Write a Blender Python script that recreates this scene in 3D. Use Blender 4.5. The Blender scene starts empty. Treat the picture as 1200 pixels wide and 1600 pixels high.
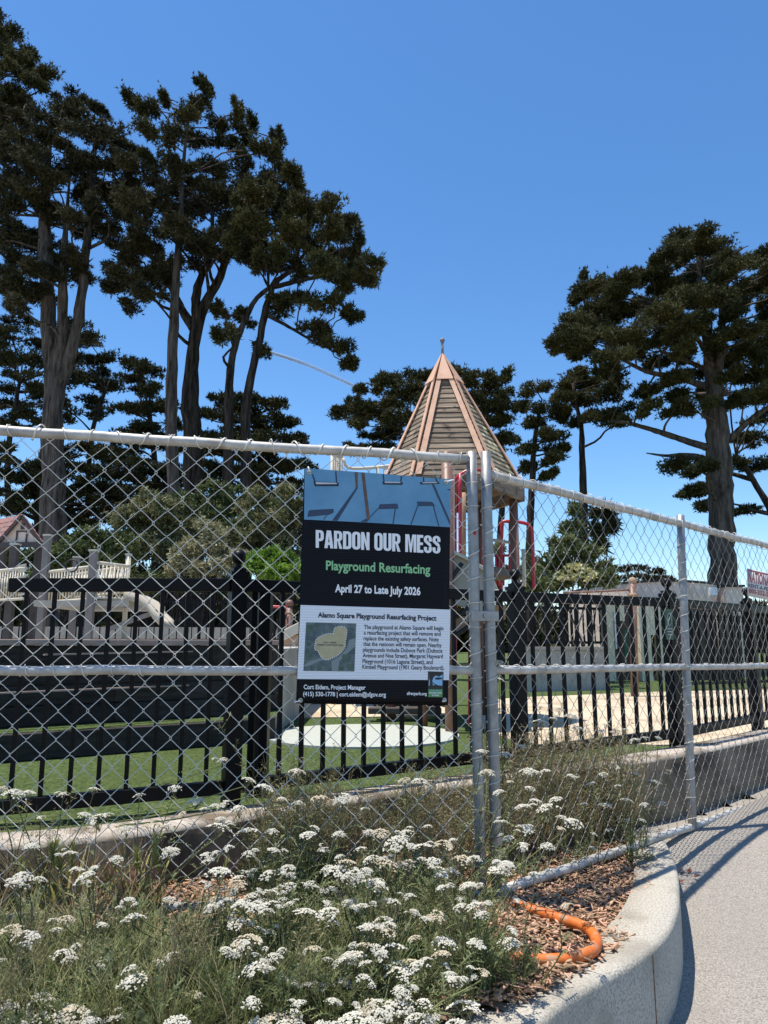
import bpy, bmesh, math, random
import numpy as np
from mathutils import Vector, Matrix

# ------------------------------------------------------------------ camera, sky, sun, exposure
S = bpy.context.scene
COL = S.collection
F, PITCH, EYE = 1150.0, math.radians(10.1), 1.55      # focal length in pixels of a 1200 x 1600 frame
cam = bpy.data.cameras.new('camera'); camo = bpy.data.objects.new('camera', cam); COL.objects.link(camo)
cam.sensor_fit = 'VERTICAL'; cam.sensor_height = 24.0; cam.sensor_width = 18.0; cam.lens = F / 1600 * 24
cam.clip_start = 0.05; cam.clip_end = 40000
camo.location = (0, 0, EYE); camo.rotation_euler = (math.pi / 2 + PITCH, 0, 0)
S.camera = camo
W = bpy.data.worlds.new('World'); S.world = W; W.use_nodes = True
SUN = Vector((-0.228, 0.0, 1.0)).normalized()         # towards the sun: high, from the left, a little ahead
nt = W.node_tree; bg = nt.nodes['Background']
sky = nt.nodes.new('ShaderNodeTexSky'); sky.sky_type = 'NISHITA'; sky.sun_disc = False
sky.sun_elevation = math.asin(SUN.z); sky.sun_rotation = math.atan2(SUN.x, SUN.y)
sky.altitude = 60; sky.air_density = 1.0; sky.dust_density = 0.15; sky.ozone_density = 4.0
hs = nt.nodes.new('ShaderNodeHueSaturation'); hs.inputs['Saturation'].default_value = 1.195
nt.links.new(sky.outputs[0], hs.inputs['Color']); nt.links.new(hs.outputs[0], bg.inputs[0]); bg.inputs[1].default_value = 0.142
sl = bpy.data.lights.new('sun', 'SUN'); sl.energy = 4.6; sl.angle = math.radians(0.53); sl.color = (1.0, 0.94, 0.85)
slo = bpy.data.objects.new('sun', sl); COL.objects.link(slo); slo.location = (-10, 5, 30)
slo.rotation_euler = SUN.to_track_quat('Z', 'Y').to_euler()
vs = S.view_settings; S.display_settings.display_device = 'sRGB'
vs.view_transform = 'Standard'; vs.look = 'None'; vs.gamma = 1; vs.exposure = 0.48; vs.use_curve_mapping = False
S.cycles.max_bounces = 8; S.cycles.transparent_max_bounces = 16; S.cycles.use_denoising = True

R = random.Random(7)
CP, SP = math.cos(PITCH), math.sin(PITCH)

def ray(px, py):
    """Direction (per metre of world Y) through a pixel of the 1200 x 1600 photograph."""
    u, v = (px - 600) / F, (800 - py) / F
    y, z = CP - v * SP, SP + v * CP
    return u / y, z / y

def Pd(px, py, d):
    a, b = ray(px, py)
    return Vector((a * d, d, EYE + b * d))

def Pz(px, py, z):
    a, b = ray(px, py)
    d = (z - EYE) / b
    return Vector((a * d, d, z))

# ------------------------------------------------------------------ materials
def lin(c):
    return tuple(((x / 255) / 12.92 if x / 255 <= .04045 else ((x / 255 + .055) / 1.055) ** 2.4) for x in c) + (1,)

def mat(name, col, rough=.6, metal=0., col2=None, scale=8., stretch=(1, 1, 1), detail=5., bump=0., bscale=None, col3=None,
        scale3=1.5, lo=.35, hi=.65, lo3=.5, hi3=.62, spec=.5, transl=0., island=0., objr=0., coord='Object', sheen=0.):
    m = bpy.data.materials.new(name); m.use_nodes = True
    n, l = m.node_tree.nodes, m.node_tree.links
    b = n['Principled BSDF']; b.inputs['Roughness'].default_value = rough; b.inputs['Metallic'].default_value = metal
    b.inputs['Specular IOR Level'].default_value = spec
    b.inputs['Base Color'].default_value = tuple(col) + (1,) if len(col) == 3 else col
    tc = n.new('ShaderNodeTexCoord'); mp = n.new('ShaderNodeMapping'); mp.inputs['Scale'].default_value = stretch
    l.new(tc.outputs[coord], mp.inputs['Vector'])
    def c4(c): return tuple(c) + (1,) if len(c) == 3 else c
    out = None
    if col2 is not None:
        t = n.new('ShaderNodeTexNoise'); t.inputs['Scale'].default_value = scale; t.inputs['Detail'].default_value = detail
        t.inputs['Roughness'].default_value = .65
        l.new(mp.outputs[0], t.inputs['Vector'])
        r = n.new('ShaderNodeValToRGB'); r.color_ramp.elements[0].position = lo; r.color_ramp.elements[1].position = hi
        r.color_ramp.elements[0].color = c4(col); r.color_ramp.elements[1].color = c4(col2)
        l.new(t.outputs['Fac'], r.inputs['Fac']); out = r.outputs['Color']
    if col3 is not None:
        t3 = n.new('ShaderNodeTexNoise'); t3.inputs['Scale'].default_value = scale3; t3.inputs['Detail'].default_value = 6
        l.new(tc.outputs[coord], t3.inputs['Vector'])
        mr = n.new('ShaderNodeMapRange'); mr.inputs[1].default_value = lo3; mr.inputs[2].default_value = hi3
        l.new(t3.outputs['Fac'], mr.inputs[0])
        mx = n.new('ShaderNodeMixRGB'); l.new(mr.outputs[0], mx.inputs[0])
        if out: l.new(out, mx.inputs[1])
        else: mx.inputs[1].default_value = c4(col)
        mx.inputs[2].default_value = c4(col3); out = mx.outputs[0]
    if island:
        g = n.new('ShaderNodeNewGeometry'); hs = n.new('ShaderNodeHueSaturation')
        mr = n.new('ShaderNodeMapRange'); mr.inputs[3].default_value = 1 - island; mr.inputs[4].default_value = 1 + island
        l.new(g.outputs['Random Per Island'], mr.inputs[0]); l.new(mr.outputs[0], hs.inputs['Value'])
        mh = n.new('ShaderNodeMapRange'); mh.inputs[3].default_value = .5 + .03 * island; mh.inputs[4].default_value = .5 - .03 * island
        l.new(g.outputs['Random Per Island'], mh.inputs[0]); l.new(mh.outputs[0], hs.inputs['Hue'])
        if out: l.new(out, hs.inputs['Color'])
        else: hs.inputs['Color'].default_value = c4(col)
        out = hs.outputs[0]
    if objr:
        oi = n.new('ShaderNodeObjectInfo'); hv = n.new('ShaderNodeHueSaturation'); mo = n.new('ShaderNodeMapRange')
        mo.inputs[3].default_value = 1 - objr; mo.inputs[4].default_value = 1 + objr; l.new(oi.outputs['Random'], mo.inputs[0]); l.new(mo.outputs[0], hv.inputs['Value'])
        l.new(out, hv.inputs['Color']); out = hv.outputs[0]
    if out: l.new(out, b.inputs['Base Color'])
    if bump:
        tb = n.new('ShaderNodeTexNoise'); tb.inputs['Scale'].default_value = bscale or scale; tb.inputs['Detail'].default_value = 6
        l.new(mp.outputs[0], tb.inputs['Vector'])
        bp = n.new('ShaderNodeBump'); bp.inputs['Strength'].default_value = 1; bp.inputs['Distance'].default_value = bump
        l.new(tb.outputs['Fac'], bp.inputs['Height']); l.new(bp.outputs[0], b.inputs['Normal'])
    if transl:
        tr = n.new('ShaderNodeBsdfTranslucent'); ms = n.new('ShaderNodeMixShader'); ms.inputs[0].default_value = transl
        if out: l.new(out, tr.inputs['Color'])
        else: tr.inputs['Color'].default_value = c4(col)
        l.new(b.outputs[0], ms.inputs[1]); l.new(tr.outputs[0], ms.inputs[2])
        l.new(ms.outputs[0], n['Material Output'].inputs['Surface'])
    return m

M = {}
M['asphalt'] = mat('asphalt', (.16, .144, .122), .95, col2=(.43, .388, .33), scale=150, detail=4, bump=.004, bscale=90, col3=(.24, .218, .19), scale3=1.4, lo=.38, hi=.60, lo3=.3, hi3=1.1, spec=.2)
M['concrete_curb'] = mat('concrete_curb', (.25, .225, .18), .94, col2=(.49, .455, .385), scale=120, bump=.004, bscale=110, col3=(.25, .225, .18), scale3=5, lo3=.5, hi3=.8, lo=.34, hi=.56, spec=.25)
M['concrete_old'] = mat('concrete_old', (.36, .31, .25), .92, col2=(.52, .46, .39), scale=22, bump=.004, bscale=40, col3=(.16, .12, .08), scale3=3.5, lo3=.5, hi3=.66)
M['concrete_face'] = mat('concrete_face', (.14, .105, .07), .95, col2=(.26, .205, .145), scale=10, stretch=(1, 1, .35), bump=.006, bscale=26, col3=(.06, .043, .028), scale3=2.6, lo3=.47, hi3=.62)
def stain(m, col, scale, lo, hi):
    n, l = m.node_tree.nodes, m.node_tree.links; b = n['Principled BSDF']; src = b.inputs['Base Color'].links[0].from_socket
    tc = n.new('ShaderNodeTexCoord'); t = n.new('ShaderNodeTexNoise'); t.inputs['Scale'].default_value = scale; t.inputs['Detail'].default_value = 8; l.new(tc.outputs['Object'], t.inputs[0])
    mr = n.new('ShaderNodeMapRange'); mr.inputs[1].default_value = lo; mr.inputs[2].default_value = hi; l.new(t.outputs['Fac'], mr.inputs[0])
    mx = n.new('ShaderNodeMixRGB'); l.new(mr.outputs[0], mx.inputs[0]); l.new(src, mx.inputs[1]); mx.inputs[2].default_value = col + (1,); l.new(mx.outputs[0], b.inputs['Base Color'])
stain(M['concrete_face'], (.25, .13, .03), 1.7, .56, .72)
M['concrete_far'] = mat('concrete_far', (.34, .32, .29), .9, col2=(.44, .42, .38), scale=6)
M['lichen'] = mat('lichen', (.34, .17, .03), .95, col2=(.20, .12, .05), scale=30)
M['mulch_soil'] = mat('mulch_soil', (.10, .06, .035), .95, col2=(.26, .165, .10), scale=60, bump=.01, bscale=60)
M['chip'] = mat('chip', (.36, .20, .11), .85, col2=(.52, .34, .21), scale=25, island=.5)
M['turf'] = mat('turf', (.036, .058, .015), .95, col2=(.15, .20, .072), scale=48, detail=4, bump=.012, bscale=200, col3=(.075, .095, .026), scale3=1.2, lo=.36, hi=.66, lo3=.45, hi3=1.0, spec=.1)
M['sand'] = mat('sand', (.50, .40, .27), .95, col2=(.62, .51, .36), scale=14, bump=.003, bscale=60, col3=(.42, .33, .22), scale3=2)
M['pad'] = mat('pad', (.36, .375, .32), .9, col2=(.44, .455, .39), scale=20, col3=(.42, .42, .36), scale3=40, lo3=.62, hi3=.7)
M['ground'] = mat('ground', (.10, .11, .05), .95, col2=(.16, .15, .08), scale=.6)
M['galv'] = mat('galv', (.24, .24, .235), .5, .6, col2=(.36, .36, .35), scale=18, stretch=(1, 1, 1), col3=(.30, .29, .28), scale3=6, lo3=.55, hi3=.7, bump=.0006, bscale=60)
M['galv_old'] = mat('galv_old', (.40, .38, .35), .6, .25, col2=(.58, .555, .51), scale=16, col3=(.34, .31, .28), scale3=7, lo3=.52, hi3=.66, bump=.0012, bscale=35)
M['wire'] = mat('wire', (.60, .57, .50), .5, .12, col2=(.74, .71, .63), scale=20)
M['wire_shaded'] = mat('wire_shaded', (.20, .195, .18), .55, .3, col2=(.32, .31, .285), scale=14)  # darker copy of wire: the right panel's shade put into the colour
M['paint_red'] = mat('paint_red', (.35, .012, .02), .35)
M['iron'] = mat('iron', (.004, .004, .005), .42, col2=(.006, .006, .0075), scale=12, spec=.16, bump=.0004, bscale=30)
M['iron_far'] = mat('iron_far', (.006, .006, .007), .5, spec=.15)
M['orange'] = mat('orange', (.55, .115, .012), .6, col2=(.66, .18, .03), scale=14, col3=(.42, .24, .14), scale3=22, lo3=.52, hi3=.66, bump=.0008, bscale=40)
M['timber_dark'] = mat('timber_dark', (.013, .0105, .009), .9, col2=(.040, .032, .027), scale=9, stretch=(.25, 1, 3), bump=.004, bscale=20, objr=.35)
M['timber_cap'] = mat('timber_cap', (.30, .21, .17), .85, col2=(.42, .32, .27), scale=12, stretch=(.3, 1, 3))
M['roof_wood'] = mat('roof_wood', (.125, .09, .06), .9, col2=(.31, .235, .165), scale=16, stretch=(.22, .22, 3.5), bump=.006, bscale=22, col3=(.06, .045, .03), scale3=9, lo3=.55, hi3=.68, objr=.3)
M['roof_wood_lichen'] = mat('roof_wood_lichen', (.13, .10, .062), .9, col2=(.30, .24, .165), scale=16, stretch=(.22, .22, 3.5), bump=.006, bscale=22, col3=(.50, .46, .27), scale3=11, lo3=.50, hi3=.60, objr=.25)
M['salmon'] = mat('salmon', (.58, .32, .20), .7, col2=(.67, .41, .275), scale=6, col3=(.42, .25, .17), scale3=8, lo3=.58, hi3=.75)
M['brown_paint'] = mat('brown_paint', (.17, .085, .058), .5, col2=(.23, .12, .085), scale=7)
M['brown_dark'] = mat('brown_dark', (.055, .042, .036), .6, col2=(.08, .06, .05), scale=6)
M['grey_post'] = mat('grey_post', (.17, .145, .13), .6, col2=(.22, .19, .17), scale=6)
M['red'] = mat('red', (.40, .016, .028), .35, col2=(.47, .03, .045), scale=9)
M['red_tile'] = mat('red_tile', (.27, .12, .095), .8, col2=(.37, .18, .15), scale=20, stretch=(1, 1, 4))
M['cream'] = mat('cream', (.50, .45, .35), .6, col2=(.60, .55, .44), scale=5)
M['cream_slide'] = mat('cream_slide', (.33, .30, .24), .6, col2=(.41, .37, .30), scale=3)
M['tan'] = mat('tan', (.36, .22, .13), .8, col2=(.44, .29, .18), scale=9)
M['house_wall'] = mat('house_wall', (.82, .62, .51), .85, col2=(.87, .69, .57), scale=3)
M['house_cream'] = mat('house_cream', (.78, .67, .45), .85, col2=(.82, .72, .52), scale=3)
M['dark'] = mat('dark', (.012, .012, .014), .6)
M['sign_green'] = mat('sign_green', (.012, .08, .045), .5)
M['black_print'] = mat('black_print', (.006, .007, .012), .38, spec=.55)
M['white_print'] = mat('white_print', (.86, .87, .88), .5)
M['navy_print'] = mat('navy_print', (.012, .015, .04), .5)
M['green_print'] = mat('green_print', (.27, .56, .27), .5)
M['logo_green'] = mat('logo_green', (.09, .30, .08), .5)
M['sky_print'] = mat('sky_print', (.25, .50, .75), .5)
M['blue_print'] = mat('blue_print', (.065, .21, .37), .5, col2=(.17, .38, .55), scale=5, detail=8, lo=.2, hi=.8)
M['brown_print'] = mat('brown_print', (.09, .05, .035), .5, col2=(.16, .095, .065), scale=40)
M['seat_print'] = mat('seat_print', (.03, .05, .10), .5)
M['map_dark'] = mat('map_dark', (.055, .085, .10), .5, col2=(.14, .19, .19), scale=22, lo=.4, hi=.62)
M['map_green'] = mat('map_green', (.045, .085, .07), .5, col2=(.09, .14, .11), scale=40)
M['map_path'] = mat('map_path', (.21, .26, .26), .5)
M['map_area'] = mat('map_area', (.40, .35, .20), .5, col2=(.50, .44, .27), scale=30)
M['grey_print'] = mat('grey_print', (.55, .55, .56), .5)
M['red_print'] = mat('red_print', (.33, .02, .03), .5)
M['bark'] = mat('bark', (.016, .0125, .010), .95, col2=(.085, .069, .057), scale=9, stretch=(1, 1, .12), bump=.14, bscale=8, spec=.1, lo=.38, hi=.66)
M['bark_pale'] = mat('bark_pale', (.034, .027, .0225), .95, col2=(.16, .133, .112), scale=9, stretch=(1, 1, .12), bump=.13, bscale=8, spec=.1, lo=.36, hi=.66)
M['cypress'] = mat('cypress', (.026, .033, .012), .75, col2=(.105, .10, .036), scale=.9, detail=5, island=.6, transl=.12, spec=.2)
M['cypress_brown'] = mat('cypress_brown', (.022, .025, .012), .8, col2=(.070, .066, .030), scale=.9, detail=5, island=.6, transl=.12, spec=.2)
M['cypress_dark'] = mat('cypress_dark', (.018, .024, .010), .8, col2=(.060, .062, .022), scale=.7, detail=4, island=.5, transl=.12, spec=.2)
M['olive'] = mat('olive', (.10, .115, .045), .7, col2=(.27, .255, .12), scale=1.1, island=.5, transl=.2, spec=.3)
M['silver_leaf'] = mat('silver_leaf', (.24, .23, .12), .7, col2=(.42, .39, .23), scale=1.3, island=.45, transl=.2, spec=.3)
M['bush_green'] = mat('bush_green', (.045, .07, .02), .6, col2=(.15, .175, .06), scale=1.2, island=.5, transl=.2, spec=.4)
M['lime'] = mat('lime', (.10, .19, .018), .6, col2=(.17, .29, .035), scale=2, island=.4, transl=.35)
M['shrub_yellow'] = mat('shrub_yellow', (.50, .47, .20), .7, col2=(.62, .58, .32), scale=4, island=.3)
M['stem_green'] = mat('stem_green', (.13, .14, .065), .75, col2=(.20, .18, .09), scale=9, island=.3, transl=.15)
M['leaf_green'] = mat('leaf_green', (.095, .13, .045), .75, col2=(.25, .265, .12), scale=7, island=.45, transl=.25)
M['grass_green'] = mat('grass_green', (.10, .145, .045), .7, col2=(.30, .30, .12), scale=5, island=.4, transl=.3)
M['dry'] = mat('dry', (.27, .215, .115), .85, col2=(.46, .38, .22), scale=6, island=.4, transl=.25)
M['dry_dark'] = mat('dry_dark', (.14, .115, .06), .85, col2=(.32, .265, .145), scale=5, island=.4, transl=.15)
M['weed_olive'] = mat('weed_olive', (.15, .15, .066), .8, col2=(.28, .255, .125), scale=5, island=.4, transl=.2)
M['awn_pink'] = mat('awn_pink', (.46, .20, .15), .8, col2=(.60, .40, .27), scale=9, island=.3, transl=.3)
M['foxtail'] = mat('foxtail', (.28, .31, .06), .7, col2=(.50, .46, .17), scale=9, island=.3, transl=.3)
M['floret'] = mat('floret', (.60, .565, .45), .85, col2=(.73, .695, .585), scale=40, island=.10, transl=.15)
M['floret_old'] = mat('floret_old', (.50, .41, .27), .85, col2=(.68, .60, .44), scale=40, island=.2, transl=.1)
M['leaf_red'] = mat('leaf_red', (.22, .06, .03), .7, island=.4)

def coroplast(name, col, col2=None):
    """Corrugated plastic sheet: fine horizontal flutes that show as relief and a slight tone."""
    m = bpy.data.materials.new(name); m.use_nodes = True; n, l = m.node_tree.nodes, m.node_tree.links
    b = n['Principled BSDF']; b.inputs['Roughness'].default_value = .45; b.inputs['Specular IOR Level'].default_value = .15
    tc = n.new('ShaderNodeTexCoord'); w = n.new('ShaderNodeTexWave'); w.bands_direction = 'Z'; w.inputs['Scale'].default_value = 28
    w.inputs['Distortion'].default_value = .25
    l.new(tc.outputs['Object'], w.inputs['Vector'])
    r = n.new('ShaderNodeValToRGB'); r.color_ramp.elements[0].color = tuple(col) + (1,); r.color_ramp.elements[1].color = tuple(col2 or col) + (1,)
    l.new(w.outputs['Fac'], r.inputs['Fac']); l.new(r.outputs['Color'], b.inputs['Base Color'])
    bp = n.new('ShaderNodeBump'); bp.inputs['Strength'].default_value = .5; bp.inputs['Distance'].default_value = .0012
    l.new(w.outputs['Fac'], bp.inputs['Height']); l.new(bp.outputs[0], b.inputs['Normal'])
    return m
M['coro_black'] = coroplast('coro_black', (.003, .0035, .006), (.007, .0075, .011))
M['coro_white'] = coroplast('coro_white', (.72, .75, .80), (.86, .88, .90))

# ------------------------------------------------------------------ object helpers
def wloc(o):
    v = Vector((0, 0, 0))
    while o is not None:
        v += o.location; o = o.parent
    return v

def tag(o, label=None, cat=None, group=None, kind=None):
    if label: o['label'] = label
    if cat: o['category'] = cat
    if group: o['group'] = group
    if kind: o['kind'] = kind
    return o

def thing(name, label, cat, loc=(0, 0, 0), group=None):
    o = bpy.data.objects.new(name, None); COL.objects.link(o); o.empty_display_size = .2
    o.location = loc
    return tag(o, label, cat, group)

def link(name, me, parent=None, loc=None, rot=None, scale=None):
    """Link a mesh whose vertices are local; loc is in world axes."""
    o = bpy.data.objects.new(name, me); COL.objects.link(o)
    L = Vector(loc) if loc is not None else Vector((0, 0, 0))
    if parent is not None:
        o.parent = parent; L = L - wloc(parent)
    o.location = L
    if rot is not None: o.rotation_euler = rot
    if scale is not None: o.scale = scale
    return o

def npmesh(name, v, f, mats, smooth=False, mi=None):
    """Mesh from numpy arrays; f is (n, 3) or (n, 4)."""
    me = bpy.data.meshes.new(name); v = np.asarray(v, dtype=np.float32); f = np.asarray(f, dtype=np.int32)
    k = f.shape[1]
    me.vertices.add(len(v)); me.vertices.foreach_set('co', v.ravel())
    me.loops.add(f.size); me.loops.foreach_set('vertex_index', f.ravel())
    me.polygons.add(len(f)); me.polygons.foreach_set('loop_start', np.arange(0, f.size, k, dtype=np.int32))
    me.polygons.foreach_set('loop_total', np.full(len(f), k, dtype=np.int32))
    if smooth: me.polygons.foreach_set('use_smooth', np.ones(len(f), dtype=bool))
    for m in (mats if isinstance(mats, (list, tuple)) else [mats]): me.materials.append(m)
    if mi is not None: me.polygons.foreach_set('material_index', np.asarray(mi, dtype=np.int32))
    me.update(calc_edges=True); me.validate()
    return me

class MB:
    """Collects shapes in world coordinates (or local ones) and builds one mesh."""
    def __init__(s): s.v, s.f, s.sm, s.mi, s.cur = [], [], [], [], 0
    def add(s, vs, fs, smooth=False):
        o = len(s.v); s.v += [tuple(x) for x in vs]
        for f in fs: s.f.append(tuple(i + o for i in f)); s.sm.append(smooth); s.mi.append(s.cur)
        return s
    def box(s, c, size, rz=0., M3=None):
        c = Vector(c); hx, hy, hz = (x / 2 for x in size); m = M3 or Matrix.Rotation(rz, 3, 'Z')
        p = [c + m @ Vector((x * hx, y * hy, z * hz)) for x in (-1, 1) for y in (-1, 1) for z in (-1, 1)]
        return s.add(p, [(0, 1, 3, 2), (4, 6, 7, 5), (0, 4, 5, 1), (2, 3, 7, 6), (0, 2, 6, 4), (1, 5, 7, 3)])
    def bar(s, a, b, w, h, up=(0, 0, 1)):
        a, b = Vector(a), Vector(b); d = (b - a); L = d.length; d.normalize(); u = Vector(up)
        x = d.cross(u)
        if x.length < 1e-4: x = d.cross(Vector((0, 1, 0)))
        x.normalize(); u = x.cross(d)
        m = Matrix((d, x, u)).transposed()
        return s.box((a + b) / 2, (L, w, h), M3=m)
    def tube(s, pts, r, n=8, cap=True, closed=False):
        pts = [Vector(p) for p in pts]; N = len(pts); rs = r if isinstance(r, (list, tuple)) else [r] * N
        vs, prev = [], None
        for i, p in enumerate(pts):
            if closed: d = pts[(i + 1) % N] - pts[i - 1]
            else: d = pts[min(i + 1, N - 1)] - pts[max(i - 1, 0)]
            if d.length < 1e-9: d = Vector((0, 0, 1))
            d.normalize()
            if prev is None:
                a = Vector((0, 0, 1)) if abs(d.z) < .9 else Vector((1, 0, 0))
                x = d.cross(a).normalized()
            else:
                x = (prev - d * prev.dot(d))
                x = x.normalized() if x.length > 1e-6 else d.orthogonal().normalized()
            prev = x; y = d.cross(x)
            for k in range(n):
                t = 2 * math.pi * k / n; vs.append(p + (x * math.cos(t) + y * math.sin(t)) * rs[i])
        fs = []
        for i in range(N if closed else N - 1):
            for k in range(n):
                a, b = i * n + k, i * n + (k + 1) % n; j = ((i + 1) % N) * n
                fs.append((a, b, j + (k + 1) % n, j + k))
        s.add(vs, fs, True)
        if cap and not closed:
            o = len(s.v) - N * n
            s.f += [tuple(o + k for k in range(n))[::-1], tuple(o + (N - 1) * n + k for k in range(n))]; s.sm += [False] * 2; s.mi += [s.cur] * 2
        return s
    def lathe(s, c, prof, n=12, squash=1.):
        c = Vector(c); vs = []
        for r, z in prof:
            for k in range(n):
                t = 2 * math.pi * k / n; vs.append(c + Vector((r * math.cos(t), r * math.sin(t) * squash, z)))
        fs = [(i * n + k, i * n + (k + 1) % n, (i + 1) * n + (k + 1) % n, (i + 1) * n + k) for i in range(len(prof) - 1) for k in range(n)]
        s.add(vs, fs, True); o = len(s.v) - len(vs)
        s.f += [tuple(o + k for k in range(n))[::-1], tuple(o + (len(prof) - 1) * n + k for k in range(n))]; s.sm += [False] * 2; s.mi += [s.cur] * 2
        return s
    def ball(s, c, r, n=10):
        return s.lathe(c, [(max(.002 * r, r * math.sin(math.pi * i / 8)), -r * math.cos(math.pi * i / 8)) for i in range(9)], n)
    def build(s, name, m, parent=None, loc=None, bevel=0.):
        """Vertices are world coordinates unless loc is given (then local to loc)."""
        off = Vector((0, 0, 0)) if loc is not None or parent is None else wloc(parent)
        me = bpy.data.meshes.new(name); me.from_pydata([(v[0] - off.x, v[1] - off.y, v[2] - off.z) for v in s.v], [], s.f)
        for mm in (m if isinstance(m, (list, tuple)) else [m]): me.materials.append(mm)
        me.polygons.foreach_set('use_smooth', s.sm); me.polygons.foreach_set('material_index', s.mi); me.update()
        o = bpy.data.objects.new(name, me); COL.objects.link(o)
        if parent is not None: o.parent = parent
        if loc is not None: o.location = Vector(loc) - (wloc(parent) if parent is not None else Vector((0, 0, 0)))
        if bevel:
            b = o.modifiers.new('bevel', 'BEVEL'); b.width = bevel; b.segments = 2; b.limit_method = 'ANGLE'
        return o

def mesh_of(mb, name, m):
    o = mb.build(name, m); me = o.data; bpy.data.objects.remove(o); return me

def lerp(a, b, t): return a + (b - a) * t

def resample(pts, n):
    """Points evenly spread along a Catmull-Rom curve through pts."""
    P = [Vector(p) for p in pts]; P = [P[0] * 2 - P[1]] + P + [P[-1] * 2 - P[-2]]; out = []
    for i in range(1, len(P) - 2):
        for k in range(12):
            t = k / 12; a, b, c, d = P[i - 1:i + 3]
            out.append(.5 * ((2 * b) + (c - a) * t + (2 * a - 5 * b + 4 * c - d) * t * t + (3 * b - a - 3 * c + d) * t ** 3))
    out.append(P[-2]); L = [0]
    for i in range(1, len(out)): L.append(L[-1] + (out[i] - out[i - 1]).length)
    res, j = [], 0
    for k in range(n):
        s = L[-1] * k / (n - 1)
        while j < len(L) - 2 and L[j + 1] < s: j += 1
        t = (s - L[j]) / max(1e-9, L[j + 1] - L[j]); res.append(out[j].lerp(out[j + 1], min(1, t)))
    return res

def inpoly(x, y, poly):
    c = False; n = len(poly)
    for i in range(n):
        x1, y1 = poly[i][0], poly[i][1]; x2, y2 = poly[i - 1][0], poly[i - 1][1]
        if (y1 > y) != (y2 > y) and x < (x2 - x1) * (y - y1) / (y2 - y1) + x1: c = not c
    return c
# ------------------------------------------------------------------ ground levels
def path_z(y):
    return float(np.interp(y, [-30, -3, 0, 2, 2.9, 3.4, 4.3, 4.75, 6, 9, 40], [-.6, -.08, .05, .145, .216, .30, .465, .495, .545, .62, 1.1]))

def soil_z(x, y):
    t = min(1, max(0, (1.3 - x) / 1.8)); t = t * t * (3 - 2 * t)
    return .485 + .085 * t

TURF = .785
LAWN = [(0, 0)]

def sheet(name, xs, ys, zf, m, kind='structure'):
    v = [(x, y, zf(x, y)) for y in ys for x in xs]; nx = len(xs)
    f = [(j * nx + i, j * nx + i + 1, (j + 1) * nx + i + 1, (j + 1) * nx + i) for j in range(len(ys) - 1) for i in range(nx - 1)]
    o = bpy.data.objects.new(name, npmesh(name, v, f, m, True)); COL.objects.link(o); o['kind'] = kind
    return o

def flat(name, pts, z, m, n=90, kind='structure', h=.03):
    P = resample(list(pts) + [pts[0]], n)[:-1]
    mb = MB(); N = len(P)
    mb.add([(p.x, p.y, z) for p in P] + [(p.x, p.y, z - h) for p in P], [tuple(range(N))] + [(i, (i + 1) % N, N + (i + 1) % N, N + i) for i in range(N)])
    o = mb.build(name, m); o['kind'] = kind
    bm = bmesh.new(); bm.from_mesh(o.data); bmesh.ops.recalc_face_normals(bm, faces=bm.faces); bm.to_mesh(o.data); bm.free()
    return o

# retaining wall front line (world x, y), top heights
WF = [(-6.5, 2.62), (-3.2, 2.80), tuple(Pd(0, 1320, 3.02).xy), tuple(Pd(345, 1282, 3.36).xy), tuple(Pd(560, 1250, 3.76).xy), tuple(Pd(740, 1222, 4.12).xy),
      tuple(Pd(900, 1198, 4.42).xy), tuple(Pd(1060, 1178, 4.78).xy), tuple(Pd(1200, 1150, 5.72).xy)]
WF = WF + [(WF[-1][0] + 3.0 * .72, WF[-1][1] + 3.0 * .70), (WF[-1][0] + 9 * .72, WF[-1][1] + 9 * .70)]
WZ = [.785, .785, .785, .80, .81, .822, .84, .868, .868, .885, .91]
NW = 120
wl = resample([Vector((a[0], a[1], z)) for a, z in zip(WF, WZ)], NW)
def normal2(pts, i):
    d = pts[min(i + 1, len(pts) - 1)] - pts[max(i - 1, 0)]; d.z = 0; d.normalize()
    return Vector((-d.y, d.x, 0))            # to the left of the direction of travel: away from the camera
wall_back = [wl[i] + normal2(wl, i) * .2 for i in range(NW)]

# ground far and near
sheet('ground', [-1500, -300, -60, -20, 0, 20, 60, 300, 1500], [-200, -20, 5, 20, 60, 300, 3000], lambda x, y: -.75 if y < 0 else (.2 if y < 15 else .70), M['ground'])
xs = [-26 + .5 * i for i in range(36)] + [-8 + .25 * i for i in range(90)]; ys = [-30 + 1.0 * i for i in range(24)] + [-6 + .2 * i for i in range(100)]  # path sheet reaches far behind the camera, unseen, widened for bounce light
pv = []; pf = []; nx = len(xs)
ix = {}
def wall_y(x):
    return float(np.interp(x, [p.x for p in wl], [p.y + .1 for p in wl]))
for j, y in enumerate(ys):
    for i, x in enumerate(xs):
        ix[i, j] = len(pv); pv.append((x, y, path_z(y) + .006 * math.sin(x * 1.3 + y)))
for j in range(len(ys) - 1):
    for i in range(nx - 1):
        if ys[j + 1] < wall_y(xs[i]) + .15: pf.append((ix[i, j], ix[i + 1, j], ix[i + 1, j + 1], ix[i, j + 1]))
po = bpy.data.objects.new('path', npmesh('path', pv, pf, M['asphalt'], True)); COL.objects.link(po); po['kind'] = 'structure'

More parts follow.
